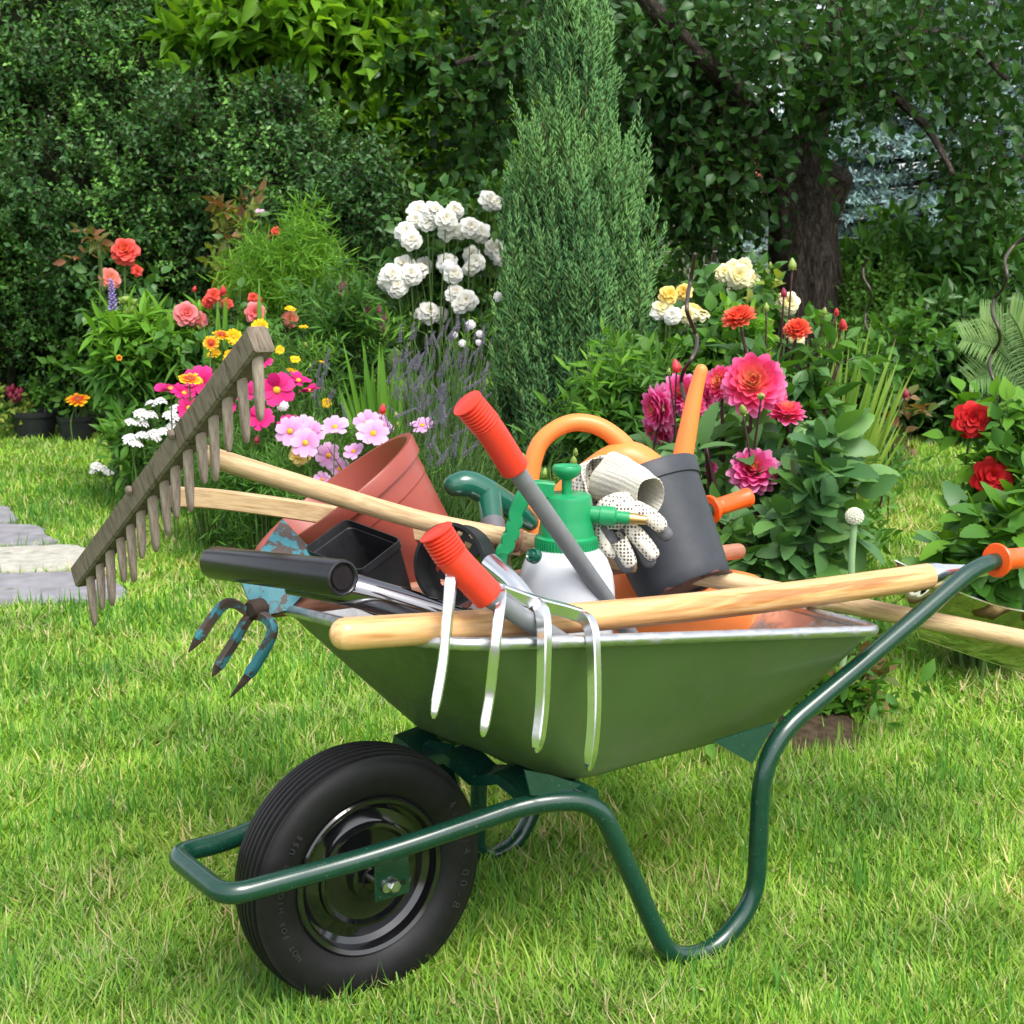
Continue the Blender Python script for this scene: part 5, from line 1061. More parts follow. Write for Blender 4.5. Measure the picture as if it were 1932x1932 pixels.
def grow(root, leaf, Y, stemmat, stemr):
    g0 = A3(*root.location); ml = MB(); used = [stemmat]; ms = ml
    for c in (leaf or []):
        mat = c['mat']; mi = used.index(mat) if mat in used else len(used)
        if mat not in used: used.append(mat)
        C_, r_ = ellip(c['px'], c['py'], Y + c.get('dY', 0), c['rx'], c['ry'], c.get('rz'))
        k = c.get('n', 120); P, d = blob_points(C_, r_, k, c.get('inner', .25)); P[:, 2] = np.maximum(P[:, 2], .03)
        dd = nrm(d * .6 + A3(0, -.15, c.get('up', .45)) + rng.normal(size=d.shape) * .3)
        ok = clear_of_blooms(P, P + dd * (c.get('tl', .12) * .9 + c['L'] * .5)); P, dd = P[ok], dd[ok]; k = len(P)
        if not k: continue
        sprigs(ml, P, dd, c.get('tl', .12) * rng.uniform(.7, 1.2, k), c.get('nl', 7), c['L'], c['W'], c.get('T', T_FINE if c['L'] >= .1 and c['W'] > .05 else T_LEAF), c.get('splay', .75), c.get('upn', .6), c.get('jit', .25), mi)
        rods(ms, P, P + dd * c.get('tl', .12), c.get('tr', .0016))
        for i in range(c.get('stems', 5)):
            j = rng.integers(k); g = A3(g0[0] + (P[j, 0] - g0[0]) * .6, P[j, 1] + rng.normal() * .03, 0); stemto(ms, g, P[j], stemr)
    if ml.n: ml.build('foliage', used, root, sharp=0)
cl = lambda px, py, rx, ry, n, L, W, mat, **k: dict(px=px, py=py, rx=rx, ry=ry, n=n, L=L, W=W, mat=mat, **k)
UPW = (1.1, 0, .35); FACE = (.35, 0, 1.0)

# ---- left bed
flowering('rose_bush', 'coral rose with one large open bloom, tallest at the left of the bed', 'rose', 232, 7.0, [(CORAL, None, 235, 472, 54, 0, FACE), (CORAL, None, 259, 510, 24, .03, FACE), (SALM, None, 208, 526, 42, -.03, FACE)], [cl(235, 540, 45, 50, 26, .07, .045, L_rose, tl=.16, nl=6), cl(195, 470, 22, 35, 9, .07, .035, L_copper, tl=.14, nl=6), cl(240, 600, 50, 50, 26, .07, .045, L_rose, tl=.16, nl=6)], stemr=.005)
lp_ = flowering('lupine', 'lupine with palmate bright leaves and a thin purple flower spike', 'lupine', 260, 6.7, [], [cl(255, 650, 75, 60, 95, .13, .03, L_lite, tl=.05, nl=8, splay=.95, upn=.8), cl(310, 700, 70, 60, 80, .13, .03, L_mid, tl=.05, nl=8, splay=.95, upn=.8), cl(235, 720, 60, 55, 55, .13, .034, L_mid, tl=.05, nl=8, splay=.95, upn=.8), cl(340, 640, 50, 45, 50, .12, .03, L_lite, tl=.05, nl=8, splay=.95, upn=.8), cl(270, 780, 80, 50, 60, .12, .034, L_mid, tl=.05, nl=8, splay=.95)])
P = at(214, 590, 6.75); bloom(lp_, LUPS, P, .15, A3(-.05, 0, 1)); mb = MB(); stemto(mb, A3(lp_.location[0] - .05, 6.8, 0), P, .004); mb.build('flower_stalk', stemg, lp_)
for k, (x, y) in enumerate([(236, 566), (250, 572), (246, 585)]): bloom(lp_, BUDG, at(x, y, 6.7), .05, nrm(A3(.7, -.3, .3 + .2 * k)), name='seed_pod')
flowering('rose_bush', 'pink rose bush with red buds behind the top of the rake', 'rose', 420, 6.6, [(PINK, None, 352, 592, 50, 0, FACE), (PINK, None, 375, 604, 34, .05, FACE), (PINK, None, 481, 590, 42, 0, FACE), (SALM, None, 548, 602, 34, .2, FACE), (CORAL, None, 404, 556, 30, 0, FACE), (CORAL, None, 393, 568, 26, .05, FACE), (CORAL, None, 428, 572, 24, .05, FACE), (BUDR, None, 421, 548, 15, 0, UPW), (BUDR, None, 367, 545, 9, 0, UPW), (CORAL, None, 478, 562, 22, .1, FACE), (BUDR, None, 492, 566, 10, .1, UPW)], [cl(430, 610, 80, 45, 50, .065, .042, L_rose, tl=.15, nl=6), cl(360, 640, 60, 50, 40, .065, .042, L_mid, tl=.15, nl=6), cl(520, 620, 60, 50, 36, .06, .035, L_mid, tl=.15, nl=6)])
flowering('rose_bush', 'tall rose with coppery young leaves rising against the dark hedge', 'rose', 470, 7.4, [(CORAL, None, 521, 437, 20, 0, FACE), (BUDR, None, 506, 447, 9, 0, UPW)], [cl(445, 420, 26, 36, 11, .075, .045, L_copper, tl=.16, nl=5), cl(440, 470, 45, 40, 16, .075, .045, L_yel, tl=.16, nl=5), cl(500, 480, 50, 50, 22, .065, .04, L_rose, tl=.16, nl=6), cl(460, 560, 50, 50, 22, .07, .042, L_yel, tl=.16, nl=6)], stemmat=stemd, stemr=.005)
flowering('cosmos', 'feathery bright green cosmos with one small pink bloom high up', 'cosmos', 540, 7.0, [(CPIN, YC, 490, 399, 20, 0, UPW)], [cl(545, 500, 60, 60, 130, .085, .008, L_lite, tl=.22, nl=22, splay=.85, upn=.1, T=T_SMALL), cl(560, 560, 75, 50, 130, .085, .008, L_lite, tl=.22, nl=22, splay=.85, upn=.1, T=T_SMALL), cl(510, 560, 50, 50, 70, .085, .008, L_lite, tl=.22, nl=22, splay=.85, upn=.1, T=T_SMALL)], stemr=.0035)
def swords(name, label, cat, x, Y, list_, w, mat=L_sword, group=None, more=1):
    root = thing(name, label, cat, ground_of(x, Y), group); mb = MB()
    for bx, tx_, ty, dY in list_ + [(q[0] + rng.normal() * 6, q[1] + rng.normal() * 16, q[2] + abs(rng.normal()) * 45, q[3] + rng.normal() * .08) for q in list_ for _ in range(more)]:
        tip = at(tx_, ty, Y + dY); g = A3(at(bx, ty, Y)[0], Y + rng.normal() * .03, 0); d = tip - g; L = np.linalg.norm(d); T = leafT([.6, .8, .95, 1, .95, .8, .5, 0], .008, rng.uniform(.03, .2))
        nn = nrm(A3(rng.normal() * .4, -1, .1)); scatter(mb, T, orient(d[None], nn[None]), g[None], np.array([[w * .42 * rng.uniform(.7, 1.1), L, L]]))
    mb.build('foliage', mat, root, sharp=0); return root
swords('gladiolus', 'gladiolus fan of upright sword leaves beside the pink roses', 'gladiolus', 405, 6.3, [(405, 401, 553, 0), (412, 427, 553, .05), (425, 472, 600, 0), (415, 440, 590, .1), (398, 380, 610, 0), (470, 498, 505, .2)], .055)
swords('iris', 'iris clump of long bright sword leaves in the middle of the bed', 'iris', 700, 5.6, [(720, 655, 640, 0), (722, 668, 655, .05), (725, 690, 640, 0), (728, 706, 645, .05), (730, 720, 655, 0), (735, 735, 660, .05), (715, 660, 700, .1), (738, 752, 690, 0), (728, 700, 690, .1), (722, 680, 720, -.05)], .042)
swords('montbretia', 'clump of pale arching strap leaves behind the pink dahlias', 'montbretia', 1580, 5.2, [(1560, 1650, 600, 0), (1565, 1690, 630, .1), (1560, 1640, 640, 0), (1570, 1700, 720, .1), (1565, 1690, 750, 0), (1550, 1620, 590, .1), (1545, 1560, 620, 0), (1540, 1500, 690, 0), (1535, 1490, 640, .1), (1570, 1660, 690, 0), (1560, 1610, 640, 0), (1575, 1680, 790, 0), (1555, 1590, 600, .1), (1570, 1645, 740, -.1), (1580, 1700, 680, -.1), (1545, 1530, 640, 0)], .026, leafmat('montbretia_leaf', [(.13, .27, .03), (.18, .32, .04), (.24, .34, .06), (.16, .30, .035)], .35, .45, .35), None, 3)
flowering('gaillardia', 'gaillardia with orange and red daisies just left of the rake head', 'gaillardia', 400, 5.6, [(GAIL, RC_, 418, 632, 36, 0, (.9, 0, .4)), (GAIL, RC_, 398, 648, 30, -.05, FACE), (CORE, YC, 441, 636, 32, 0, FACE), (CORE, YC, 404, 668, 30, 0, UPW), (CORE, YC, 436, 674, 32, 0, FACE), (GAIL, RC_, 358, 716, 44, -.3, UPW), (BUDG, None, 468, 650, 15, 0, UPW), (CORE, YC, 490, 616, 32, .1, FACE), (GAIL, RC_, 225, 675, 12, .9, FACE)], [cl(420, 730, 50, 50, 50, .09, .02, L_mid, tl=.12, nl=7)])
flowering('coreopsis', 'yellow coreopsis with small daisies right of the rake head', 'coreopsis', 545, 5.9, [(CORE, YC, 548, 583, 22, 0, UPW), (CORE, YC, 557, 678, 20, -.2, UPW), (CORE, YC, 551, 700, 26, -.2, UPW), (CORE, YC, 573, 617, 18, .1, UPW), (CORE, YC, 606, 683, 14, 0, UPW), (CORE, YC, 616, 760, 20, -.3, FACE), (CORE, YC, 528, 660, 18, -.1, FACE), (BUDG, None, 577, 650, 8, 0, UPW), (BUDG, None, 585, 690, 8, 0, UPW)], [cl(560, 690, 50, 45, 80, .06, .007, L_lite, tl=.15, nl=12, T=T_SMALL), cl(570, 760, 60, 50, 80, .06, .007, L_mid, tl=.15, nl=12, T=T_SMALL)], stemr=.0025)
flowering('cosmos', 'magenta cosmos with broad blooms left of the rake head', 'cosmos', 345, 5.5, [(CMAG, YC, 377, 720, 62, 0, FACE), (CMAG, YC, 322, 734, 58, .05, (.8, -.2, .6)), (CMAG, YC, 347, 742, 46, -.05, (.9, .2, .5)), (CMAG, YC, 356, 770, 46, -.2, FACE), (CMAG, YC, 398, 742, 40, .1, UPW), (CORE, YC, 396, 760, 22, 0, FACE)], [cl(360, 800, 70, 50, 120, .06, .006, L_mid, tl=.16, nl=16, T=T_SMALL, upn=.1), cl(420, 830, 60, 50, 120, .06, .006, L_mid, tl=.16, nl=16, T=T_SMALL, upn=.1)], stemr=.003)
flowering('cosmos', 'magenta cosmos with many blooms right of the rake teeth', 'cosmos', 500, 5.2, [(CMAG, YC, 522, 736, 68, 0, FACE), (CMAG, YC, 563, 718, 46, .1, (.9, .2, .4)), (CMAG, YC, 583, 738, 46, .15, UPW), (CMAG, YC, 490, 788, 52, -.1, FACE), (CMAG, YC, 545, 802, 44, 0, FACE), (CMAG, YC, 461, 738, 44, 0, FACE), (CMAG, YC, 432, 768, 30, 0, FACE), (CMAG, YC, 497, 680, 34, .2, (.8, .2, .5)), (PHL, None, 533, 765, 22, 0, FACE), (BUDM, None, 484, 830, 14, -.1, UPW)], [cl(500, 830, 90, 50, 170, .06, .006, L_mid, tl=.17, nl=16, T=T_SMALL, upn=.1), cl(560, 880, 80, 45, 150, .06, .006, L_mid, tl=.17, nl=16, T=T_SMALL, upn=.1), cl(470, 910, 80, 50, 150, .06, .006, L_mid, tl=.17, nl=16, T=T_SMALL, upn=.1)], stemr=.003)
flowering('cosmos', 'pale pink cosmos with clustered blooms above the terracotta pot', 'cosmos', 630, 4.8, [(CPIN, YC, 547, 814, 58, 0, FACE), (CPIN, YC, 577, 802, 46, .08, (.8, .1, .6)), (CPIN, YC, 588, 818, 54, -.03, FACE), (CPIN, YC, 576, 836, 58, -.08, FACE), (CPIN, YC, 632, 806, 56, .02, (1, 0, .45)), (CPIN, YC, 692, 798, 52, .05, FACE), (CPIN, YC, 720, 800, 50, .1, (.7, .3, .7)), (CPIN, YC, 704, 818, 62, -.02, FACE), (CPIN, YC, 797, 803, 48, .1, (1.0, 0, .3)), (CPIN, YC, 668, 852, 44, 0, (.7, -.3, .6)), (CPIN, YC, 620, 860, 50, .12, (.2, 0, 1)), (CPIN, YC, 640, 885, 44, .12, (.2, 0, 1)), (CPIN, YC, 608, 905, 34, .05, FACE), (YELL, None, 566, 856, 44, .02, (.4, 0, .9)), (BUDR, None, 722, 772, 17, .1, UPW), (BUDG, None, 747, 782, 9, .1, UPW), (BUDG, None, 750, 800, 9, .1, UPW)], [cl(600, 900, 80, 50, 160, .055, .006, L_mid, tl=.16, nl=16, T=T_SMALL, upn=.1), cl(700, 880, 80, 60, 160, .055, .006, L_mid, tl=.16, nl=16, T=T_SMALL, upn=.1), cl(480, 960, 90, 40, 150, .055, .006, L_mid, tl=.16, nl=16, T=T_SMALL, upn=.1, dY=.6)], stemr=.0025)
flowering('phlox', 'white phlox with dense flower heads beside the left rake teeth', 'phlox', 280, 6.3, [(PHL, None, x + rng.normal() * 4, y + rng.normal() * 4, d * .72, dY, UPW) for x, y, d, dY in [(304, 757, 38, .1), (330, 768, 34, .1), (292, 768, 30, .1), (262, 784, 44, 0), (285, 782, 40, .05), (318, 784, 44, 0), (332, 800, 34, 0), (246, 800, 40, -.1), (270, 802, 36, 0), (243, 832, 44, -.2), (262, 822, 40, -.2), (285, 820, 40, -.2), (310, 816, 34, -.1), (262, 842, 36, -.25), (296, 834, 30, -.2)]], [cl(275, 840, 60, 40, 60, .10, .03, L_mid, tl=.12, nl=7), cl(310, 870, 60, 40, 60, .10, .03, L_mid, tl=.12, nl=7)])
flowering('yarrow', 'small white flower heads in the grass at the edge of the bed', 'wildflower', 190, 6.6, [(PHL, None, x, y, d, 0, UPW) for x, y, d in [(182, 880, 22), (193, 886, 24), (205, 893, 20), (176, 890, 16)]], [cl(192, 905, 25, 14, 18, .05, .015, L_mid, tl=.06, nl=6)], stemr=.002)
lo = flowering('loosestrife', 'leafy loosestrife with magenta spikes in front of the white roses', 'loosestrife', 640, 6.3, [], [cl(605, 680, 50, 60, 45, .08, .013, L_loo, tl=.28, nl=18, up=1.3, splay=.7), cl(660, 650, 50, 70, 50, .08, .013, L_loo, tl=.28, nl=18, up=1.3, splay=.7), cl(725, 650, 45, 50, 36, .08, .013, L_mid, tl=.25, nl=18, up=1.3, splay=.7), cl(630, 750, 70, 50, 60, .08, .014, L_loo, tl=.22, nl=16, up=1.1, splay=.7), cl(580, 750, 40, 50, 36, .08, .014, L_loo, tl=.22, nl=16, up=1.1, splay=.7)])
mb = MB()
for x, y, h in [(653, 560, 50), (690, 590, 44), (721, 605, 52), (649, 590, 30), (728, 610, 40), (690, 625, 30), (675, 640, 26), (642, 545, 36)]:
    P = at(x, y + h / 2, 6.3 + rng.normal() * .05); bloom(lo, LOOS, P, size(h, 6.3), nrm(A3(rng.normal() * .1, 0, 1))); stemto(mb, A3(P[0] * .9 - .05, 6.35, 0), P, .003)
mb.build('flower_stalk', stemg, lo)
LAVG = 'lavender clumps in front of the juniper'
for i, (x, y0, y1, Y, n, rx, lab) in enumerate([(800, 640, 800, 5.5, 44, 70, 'tall grey lavender clump under the white roses'), (870, 620, 780, 5.4, 44, 45, 'lavender clump touching the left side of the juniper'), (770, 680, 880, 5.0, 34, 45, 'sparse lavender clump beside the iris leaves'), (840, 740, 900, 4.8, 36, 60, 'lavender clump just left of the upper red grip'), (610, 690, 800, 5.5, 14, 40, 'few thin lavender spikes among the magenta cosmos')]):
    root = thing('lavender', lab, 'lavender', ground_of(x + 5, Y), LAVG); g0 = A3(*root.location); ms, ml = MB(), MB()
    for k in range(n):
        u = rng.random(); P = at(x + rng.normal() * rx * .55, y0 + (y1 - y0) * u, Y + rng.normal() * .12); d = nrm(A3((P[0] - g0[0]) * .9 + rng.normal() * .25 + .2, rng.normal() * .2, .8 if u < .5 else .35)); bloom(root, LAVS, P, rng.uniform(.04, .075), d); stemto(ms, g0 + A3(rng.normal() * .05, rng.normal() * .05, 0), P, .0014, n=4)
    nb3 = 420; b0 = g0 + rng.normal(size=(nb3, 3)) * A3(.09, .09, 0); dd = rdir(nb3, 1.4); dd[:, 2] = np.abs(dd[:, 2]); scatter(ml, T_SWORD, orient(dd), b0, np.stack([np.full(nb3, .003), rng.uniform(.2, .62, nb3), rng.uniform(.2, .6, nb3)], -1)); ms.build('stem', L_lav, root, sharp=0); ml.build('foliage', L_lav, root, sharp=0)
flowering('rose_bush', 'white rose bush with large clusters left of the juniper', 'rose', 830, 6.4, [(WHIT, None, x, y, d, dY, FACE) for x, y, d, dY in [(790, 397, 44, .1), (784, 415, 36, .05), (820, 398, 48, .0), (842, 412, 44, -.05), (858, 396, 36, .1), (806, 418, 38, 0), (766, 436, 44, 0), (776, 452, 42, -.05), (845, 434, 40, 0), (868, 436, 34, 0), (888, 428, 42, -.05), (906, 438, 40, 0), (924, 377, 40, .1), (937, 382, 30, .1), (934, 468, 40, .1), (944, 486, 32, .1), (800, 500, 36, .1), (762, 500, 48, .0), (740, 518, 50, -.1), (775, 518, 46, -.1), (750, 540, 44, -.1), (792, 508, 36, 0), (728, 530, 36, 0), (844, 496, 44, 0), (856, 516, 40, -.05), (890, 480, 36, .1), (898, 494, 36, 0), (886, 506, 30, 0), (860, 552, 42, -.05), (880, 566, 44, -.1), (868, 574, 36, -.1), (810, 588, 46, .0), (830, 592, 36, .05), (798, 594, 36, .05)]], [cl(840, 460, 80, 60, 66, .065, .042, L_rose, tl=.16, nl=6, dY=.22), cl(830, 540, 90, 60, 99, .065, .042, L_rose, tl=.16, nl=6, dY=.22), cl(920, 420, 40, 50, 30, .065, .042, L_rose, tl=.16, nl=6, dY=.22), cl(850, 620, 90, 60, 90, .065, .042, L_rose, tl=.16, nl=6, dY=.22)], stemr=.003)
flowering('phlox', 'slender white phlox with tiny heads below the white roses', 'phlox', 860, 5.8, [(PHL, None, x, y, d, 0, FACE) for x, y, d in [(845, 502, 22), (888, 613, 18), (905, 630, 14), (872, 648, 14), (940, 560, 18), (903, 646, 12), (858, 632, 12)]], [cl(850, 620, 50, 60, 60, .07, .012, L_lite, tl=.22, nl=12, up=1.0)], stemr=.0025)
flowering('asters', 'leafy green aster stems without flowers right of the juniper foot', 'aster', 1140, 4.9, [], [cl(1150, 790, 40, 50, 26, .07, .016, L_lite, tl=.24, nl=14, up=1.3, splay=.75), cl(1200, 770, 36, 45, 22, .07, .016, L_mid, tl=.24, nl=14, up=1.3, splay=.75), cl(1130, 850, 60, 50, 50, .08, .02, L_mid, tl=.2, nl=12, up=1.1, splay=.75), cl(1210, 820, 40, 60, 45, .08, .022, L_mid, tl=.2, nl=12, up=.9, splay=.75)])
flowering('dahlia', 'dahlia stems with round green buds behind the sprayer knob', 'dahlia', 1060, 3.9, [(BUDG, None, x, y, d, 0, (1, 0, .3)) for x, y, d in [(1049, 893, 18), (1082, 870, 18), (1102, 911, 17), (1028, 892, 15), (987, 863, 15), (1086, 852, 12)]], [cl(1060, 960, 40, 30, 18, .08, .03, L_mid, tl=.1, nl=5)], stemr=.003)

# ---- right bed
flowering('rose_bush', 'low yellow and cream rose bush at the right foot of the juniper', 'rose', 1290, 5.3, [(YELL, None, 1262, 556, 38, 0, FACE), (YELL, None, 1290, 551, 34, .1, FACE), (CREAM, None, 1247, 580, 34, 0, FACE), (WHIT, None, 1242, 590, 30, 0, FACE), (WHIT, None, 1268, 596, 36, -.05, FACE), (CREAM, None, 1258, 584, 32, .0, FACE), (CREAM, None, 1298, 594, 38, 0, FACE), (YELL, None, 1302, 586, 32, .05, FACE), (CREAM, None, 1325, 592, 32, 0, (.9, .2, .4)), (YELL, None, 1312, 590, 30, .1, FACE)], [cl(1290, 650, 75, 45, 60, .07, .048, L_rose, tl=.14, nl=6), cl(1340, 690, 75, 50, 70, .07, .048, L_mid, tl=.14, nl=6), cl(1260, 720, 50, 60, 50, .07, .048, L_mid, tl=.14, nl=6), cl(1400, 650, 60, 50, 50, .06, .03, L_lite, tl=.14, nl=8)])
flowering('rose_bush', 'tall cream rose bush in front of the old trunk', 'rose', 1410, 5.9, [(CREAM, None, 1366, 514, 42, 0, FACE), (CREAM, None, 1394, 520, 50, -.05, FACE), (CREAM, None, 1414, 526, 40, 0, FACE), (CREAM, None, 1385, 506, 38, .05, FACE), (CREAM, None, 1402, 504, 36, .05, FACE), (CREAM, None, 1486, 571, 46, 0, FACE), (YELL, None, 1478, 560, 24, .05, FACE), (CREAM, None, 1500, 640, 38, .1, FACE), (BUDG, None, 1453, 500, 10, 0, UPW)], [cl(1400, 560, 75, 40, 44, .075, .05, L_rose, tl=.16, nl=6), cl(1440, 560, 36, 30, 12, .075, .045, L_yel, tl=.16, nl=6), cl(1430, 610, 80, 45, 50, .07, .05, L_mid, tl=.16, nl=6)], stemr=.0045)
flowering('dahlia', 'coral red dahlia with two blooms and dark stems before the trunk', 'dahlia', 1470, 4.7, [(DCOR, None, 1394, 597, 66, 0, (1.0, -.1, .5)), (DCOR, None, 1504, 620, 54, .05, (1.0, 0, .45)), (BUDR, None, 1590, 612, 19, .1, (.8, 0, .5)), (BUDG, None, 1446, 580, 14, 0, UPW), (BUDG, None, 1555, 588, 14, 0, UPW), (BUDM, None, 1479, 553, 16, 0, UPW), (BUDG, None, 1495, 500, 20, .1, UPW), (BUDR, None, 1578, 588, 12, .1, UPW)], [cl(1490, 700, 50, 40, 18, .11, .05, L_dahl, tl=.12, nl=5), cl(1550, 670, 40, 36, 12, .11, .045, L_mid, tl=.12, nl=5), cl(1500, 775, 50, 50, 24, .12, .05, L_mid, tl=.12, nl=5), cl(1430, 790, 60, 50, 20, .11, .05, L_dahl, tl=.12, nl=5)], stemmat=stemd, stemr=.006)
flowering('dahlia', 'pink dahlia with the largest bloom, right of the watering can spout', 'dahlia', 1440, 4.0, [(DPINK, None, 1421, 722, 122, 0, (.30, .0, 1.0)), (DPINK, None, 1360, 722, 70, .15, (.4, -.5, .6)), (DPINK, None, 1485, 777, 72, -.03, (1.0, .25, .45)), (DMAG, None, 1422, 888, 104, -.1, (.75, 0, .7)), (DMAG, None, 1470, 745, 50, .15, (.3, .6, .4)), (BUDG, None, 1437, 748, 17, -.12, (.3, 0, .9)), (BUDG, None, 1401, 773, 20, -.1, (.4, 0, .8)), (BUDM, None, 1428, 1005, 26, -.15, (-.2, 0, .5)), (DMAG, None, 1340, 884, 30, .1, FACE)], [cl(1430, 960, 80, 50, 40, .115, .06, L_dahl, tl=.12, nl=6), cl(1480, 860, 50, 45, 22, .115, .06, L_dahl, tl=.12, nl=6), cl(1360, 840, 50, 60, 24, .11, .055, L_dahl, tl=.12, nl=5)], stemmat=stemd, stemr=.006)
flowering('dahlia', 'magenta dahlia with side facing blooms behind the orange spout', 'dahlia', 1275, 4.15, [(DMAG, None, 1243, 770, 92, 0, (.3, -.9, .35)), (DMAG, None, 1285, 742, 84, .1, (.6, -.2, .4)), (DMAG, None, 1325, 738, 84, .05, (.3, .9, .3)), (DMAG, None, 1243, 808, 74, .05, (-.3, -.2, .6)), (DPINK, None, 1308, 765, 50, 0, FACE), (BUDR, None, 1276, 692, 24, -.05, UPW), (BUDG, None, 1262, 700, 10, -.1, UPW)], [cl(1260, 850, 60, 40, 26, .105, .05, L_dahl, tl=.12, nl=5), cl(1300, 870, 70, 50, 30, .105, .05, L_dahl, tl=.12, nl=5), cl(1320, 960, 60, 60, 26, .11, .055, L_dahl, tl=.12, nl=5)], stemmat=stemd, stemr=.005)
flowering('dahlia', 'leafy dahlia with broad grey green leaves right of the orange grip', 'dahlia', 1500, 3.7, [], [cl(1480, 970, 70, 40, 20, .105, .055, L_dahl, tl=.13, nl=7, upn=.7), cl(1520, 880, 44, 35, 12, .105, .055, L_dahl, tl=.13, nl=7, upn=.7), cl(1490, 950, 60, 45, 20, .105, .055, L_dahl, tl=.13, nl=7, upn=.7), cl(1470, 1050, 80, 45, 26, .105, .055, L_dahl, tl=.13, nl=7, upn=.7), cl(1400, 1040, 60, 50, 22, .105, .055, L_dahl, tl=.13, nl=7, upn=.7), cl(1480, 1085, 60, 36, 20, .10, .052, L_dahl, tl=.13, nl=7, upn=.7)], stemmat=stemd, stemr=.006)
oy = 3.45; on = thing('onion', 'thick pale green onion stalk topped by a round white flower head', 'onion', ground_of(1600, oy)); mb = MB(); tube(mb, spline([A3(*on.location), at(1603, 1150, oy), at(1607, 1050, oy), at(1612, 985, oy)], 8), np.linspace(.009, .0085, 25), 12, 'round'); mb.build('stalk', simple('pale_onion_green', (.22, .36, .17), .5, var=.12), on)
bloom(on, florets(simple('onion_white', (.70, .70, .55), .8, var=.15), 90, fl=.16, ball=True), at(1612, 974, oy), size(34, oy), A3(0, -.1, 1), name='flower_head')
flowering('rose_seedling', 'low seedling with pale rounded leaves under the barrow leg', 'seedling', 1560, 3.45, [], [cl(1560, 1330, 45, 28, 30, .055, .034, L_mid, tl=.07, nl=7, upn=.85), cl(1520, 1400, 60, 22, 34, .05, .03, L_mid, tl=.07, nl=7, upn=.85), cl(1600, 1400, 50, 24, 34, .045, .028, L_lite, tl=.06, nl=7, upn=.85), cl(1630, 1290, 30, 14, 8, .06, .03, L_copper, tl=.08, nl=5)])
flowering('weeds', 'low leafy weeds on the dark soil beneath the tray', 'weed', 1420, 3.55, [], [cl(1400, 1420, 60, 16, 26, .045, .028, L_mid, tl=.06, nl=6, upn=.85), cl(1330, 1435, 40, 10, 14, .04, .028, L_mid, tl=.06, nl=6, upn=.85)])
flowering('rose_bush', 'red rose bush with two crimson blooms at the right edge', 'rose', 1880, 4.5, [(REDR, None, 1834, 792, 72, 0, (.2, 0, 1)), (REDR, None, 1871, 899, 78, -.1, (.1, .2, 1))], [cl(1900, 830, 60, 40, 26, .075, .055, L_lite, tl=.14, nl=6, upn=.75), cl(1880, 860, 50, 36, 16, .075, .055, L_mid, tl=.14, nl=6), cl(1885, 965, 50, 36, 20, .075, .055, L_mid, tl=.14, nl=6), cl(1930, 900, 50, 60, 30, .075, .055, L_lite, tl=.14, nl=6)], stemr=.0045)
flowering('hydrangea', 'broad leaved plant with toothed leaves beside the right barrow handle', 'plant', 1840, 3.8, [], [cl(1875, 990, 56, 36, 18, .105, .055, L_lite, tl=.12, nl=5, upn=.75), cl(1860, 1045, 50, 30, 16, .105, .055, L_dahl, tl=.12, nl=5, upn=.75), cl(1930, 970, 60, 50, 26, .105, .055, L_mid, tl=.12, nl=5, upn=.75), cl(1850, 1120, 70, 40, 22, .12, .065, L_mid, tl=.12, nl=5), cl(1920, 1050, 70, 50, 26, .105, .055, L_mid, tl=.12, nl=5, upn=.75)], stemr=.005)
flowering('rose_bush', 'young rose shoot with red brown stem and leaves beside the lawn strip', 'rose', 1660, 5.9, [(BUDM, None, 1708, 742, 18, 0, UPW)], [cl(1690, 780, 36, 36, 10, .06, .04, L_copper, tl=.12, nl=5, stems=1), cl(1630, 830, 36, 40, 16, .06, .04, L_rose, tl=.12, nl=6, stems=1), cl(1650, 720, 45, 50, 30, .06, .04, L_mid, tl=.12, nl=6, stems=1), cl(1730, 660, 60, 50, 40, .07, .045, L_mid, tl=.12, nl=7, dY=1.2, stems=2), cl(1660, 780, 40, 40, 26, .06, .04, L_mid, tl=.12, nl=6, stems=1)], stemmat=stemd)
pm = thing('palm', 'small feather leaved palm at the right edge above the red roses', 'palm', ground_of(1935, 6.8)); mb = MB(); base = at(1950, 740, 6.8)
for tx_, ty in [(1815, 640), (1850, 602), (1905, 590), (1830, 720), (1865, 770), (1960, 600), (1990, 660)]:
    tip = at(tx_, ty, 6.6 + rng.uniform(-.2, .3)); q = spline([base, (base + tip) / 2 + A3(0, 0, .07), tip], 8); tube(mb, q, np.linspace(.006, .002, len(q)), 5, mat=1)
    kk_ = 40; u = np.linspace(.12, .99, kk_); C_ = np.stack([np.interp(u, np.linspace(0, 1, len(q)), q[:, i]) for i in range(3)], -1); tg = nrm(tip - base); sd = nrm(np.cross(tg, A3(.1, -.8, .6)))
    for s_ in (-1, 1): scatter(mb, T_SWORD, orient(np.tile(tg * .75 + sd * s_, (kk_, 1)) + rng.normal(size=(kk_, 3)) * .05, np.tile(A3(0, -.5, 1), (kk_, 1))), C_, np.stack([np.full(kk_, .0034), .24 * (1.1 - u * .7), .24 * (1.1 - u)], -1))
mb.build('frond', [leafmat('palm_leaf', [(.10, .20, .06), (.14, .25, .08), (.19, .29, .10)], .25, .45, .4), twigg], pm, sharp=0); mb = MB(); tube(mb, np.array([A3(*pm.location), base]), [.05, .04], 10); mb.build('trunk', bark, pm)
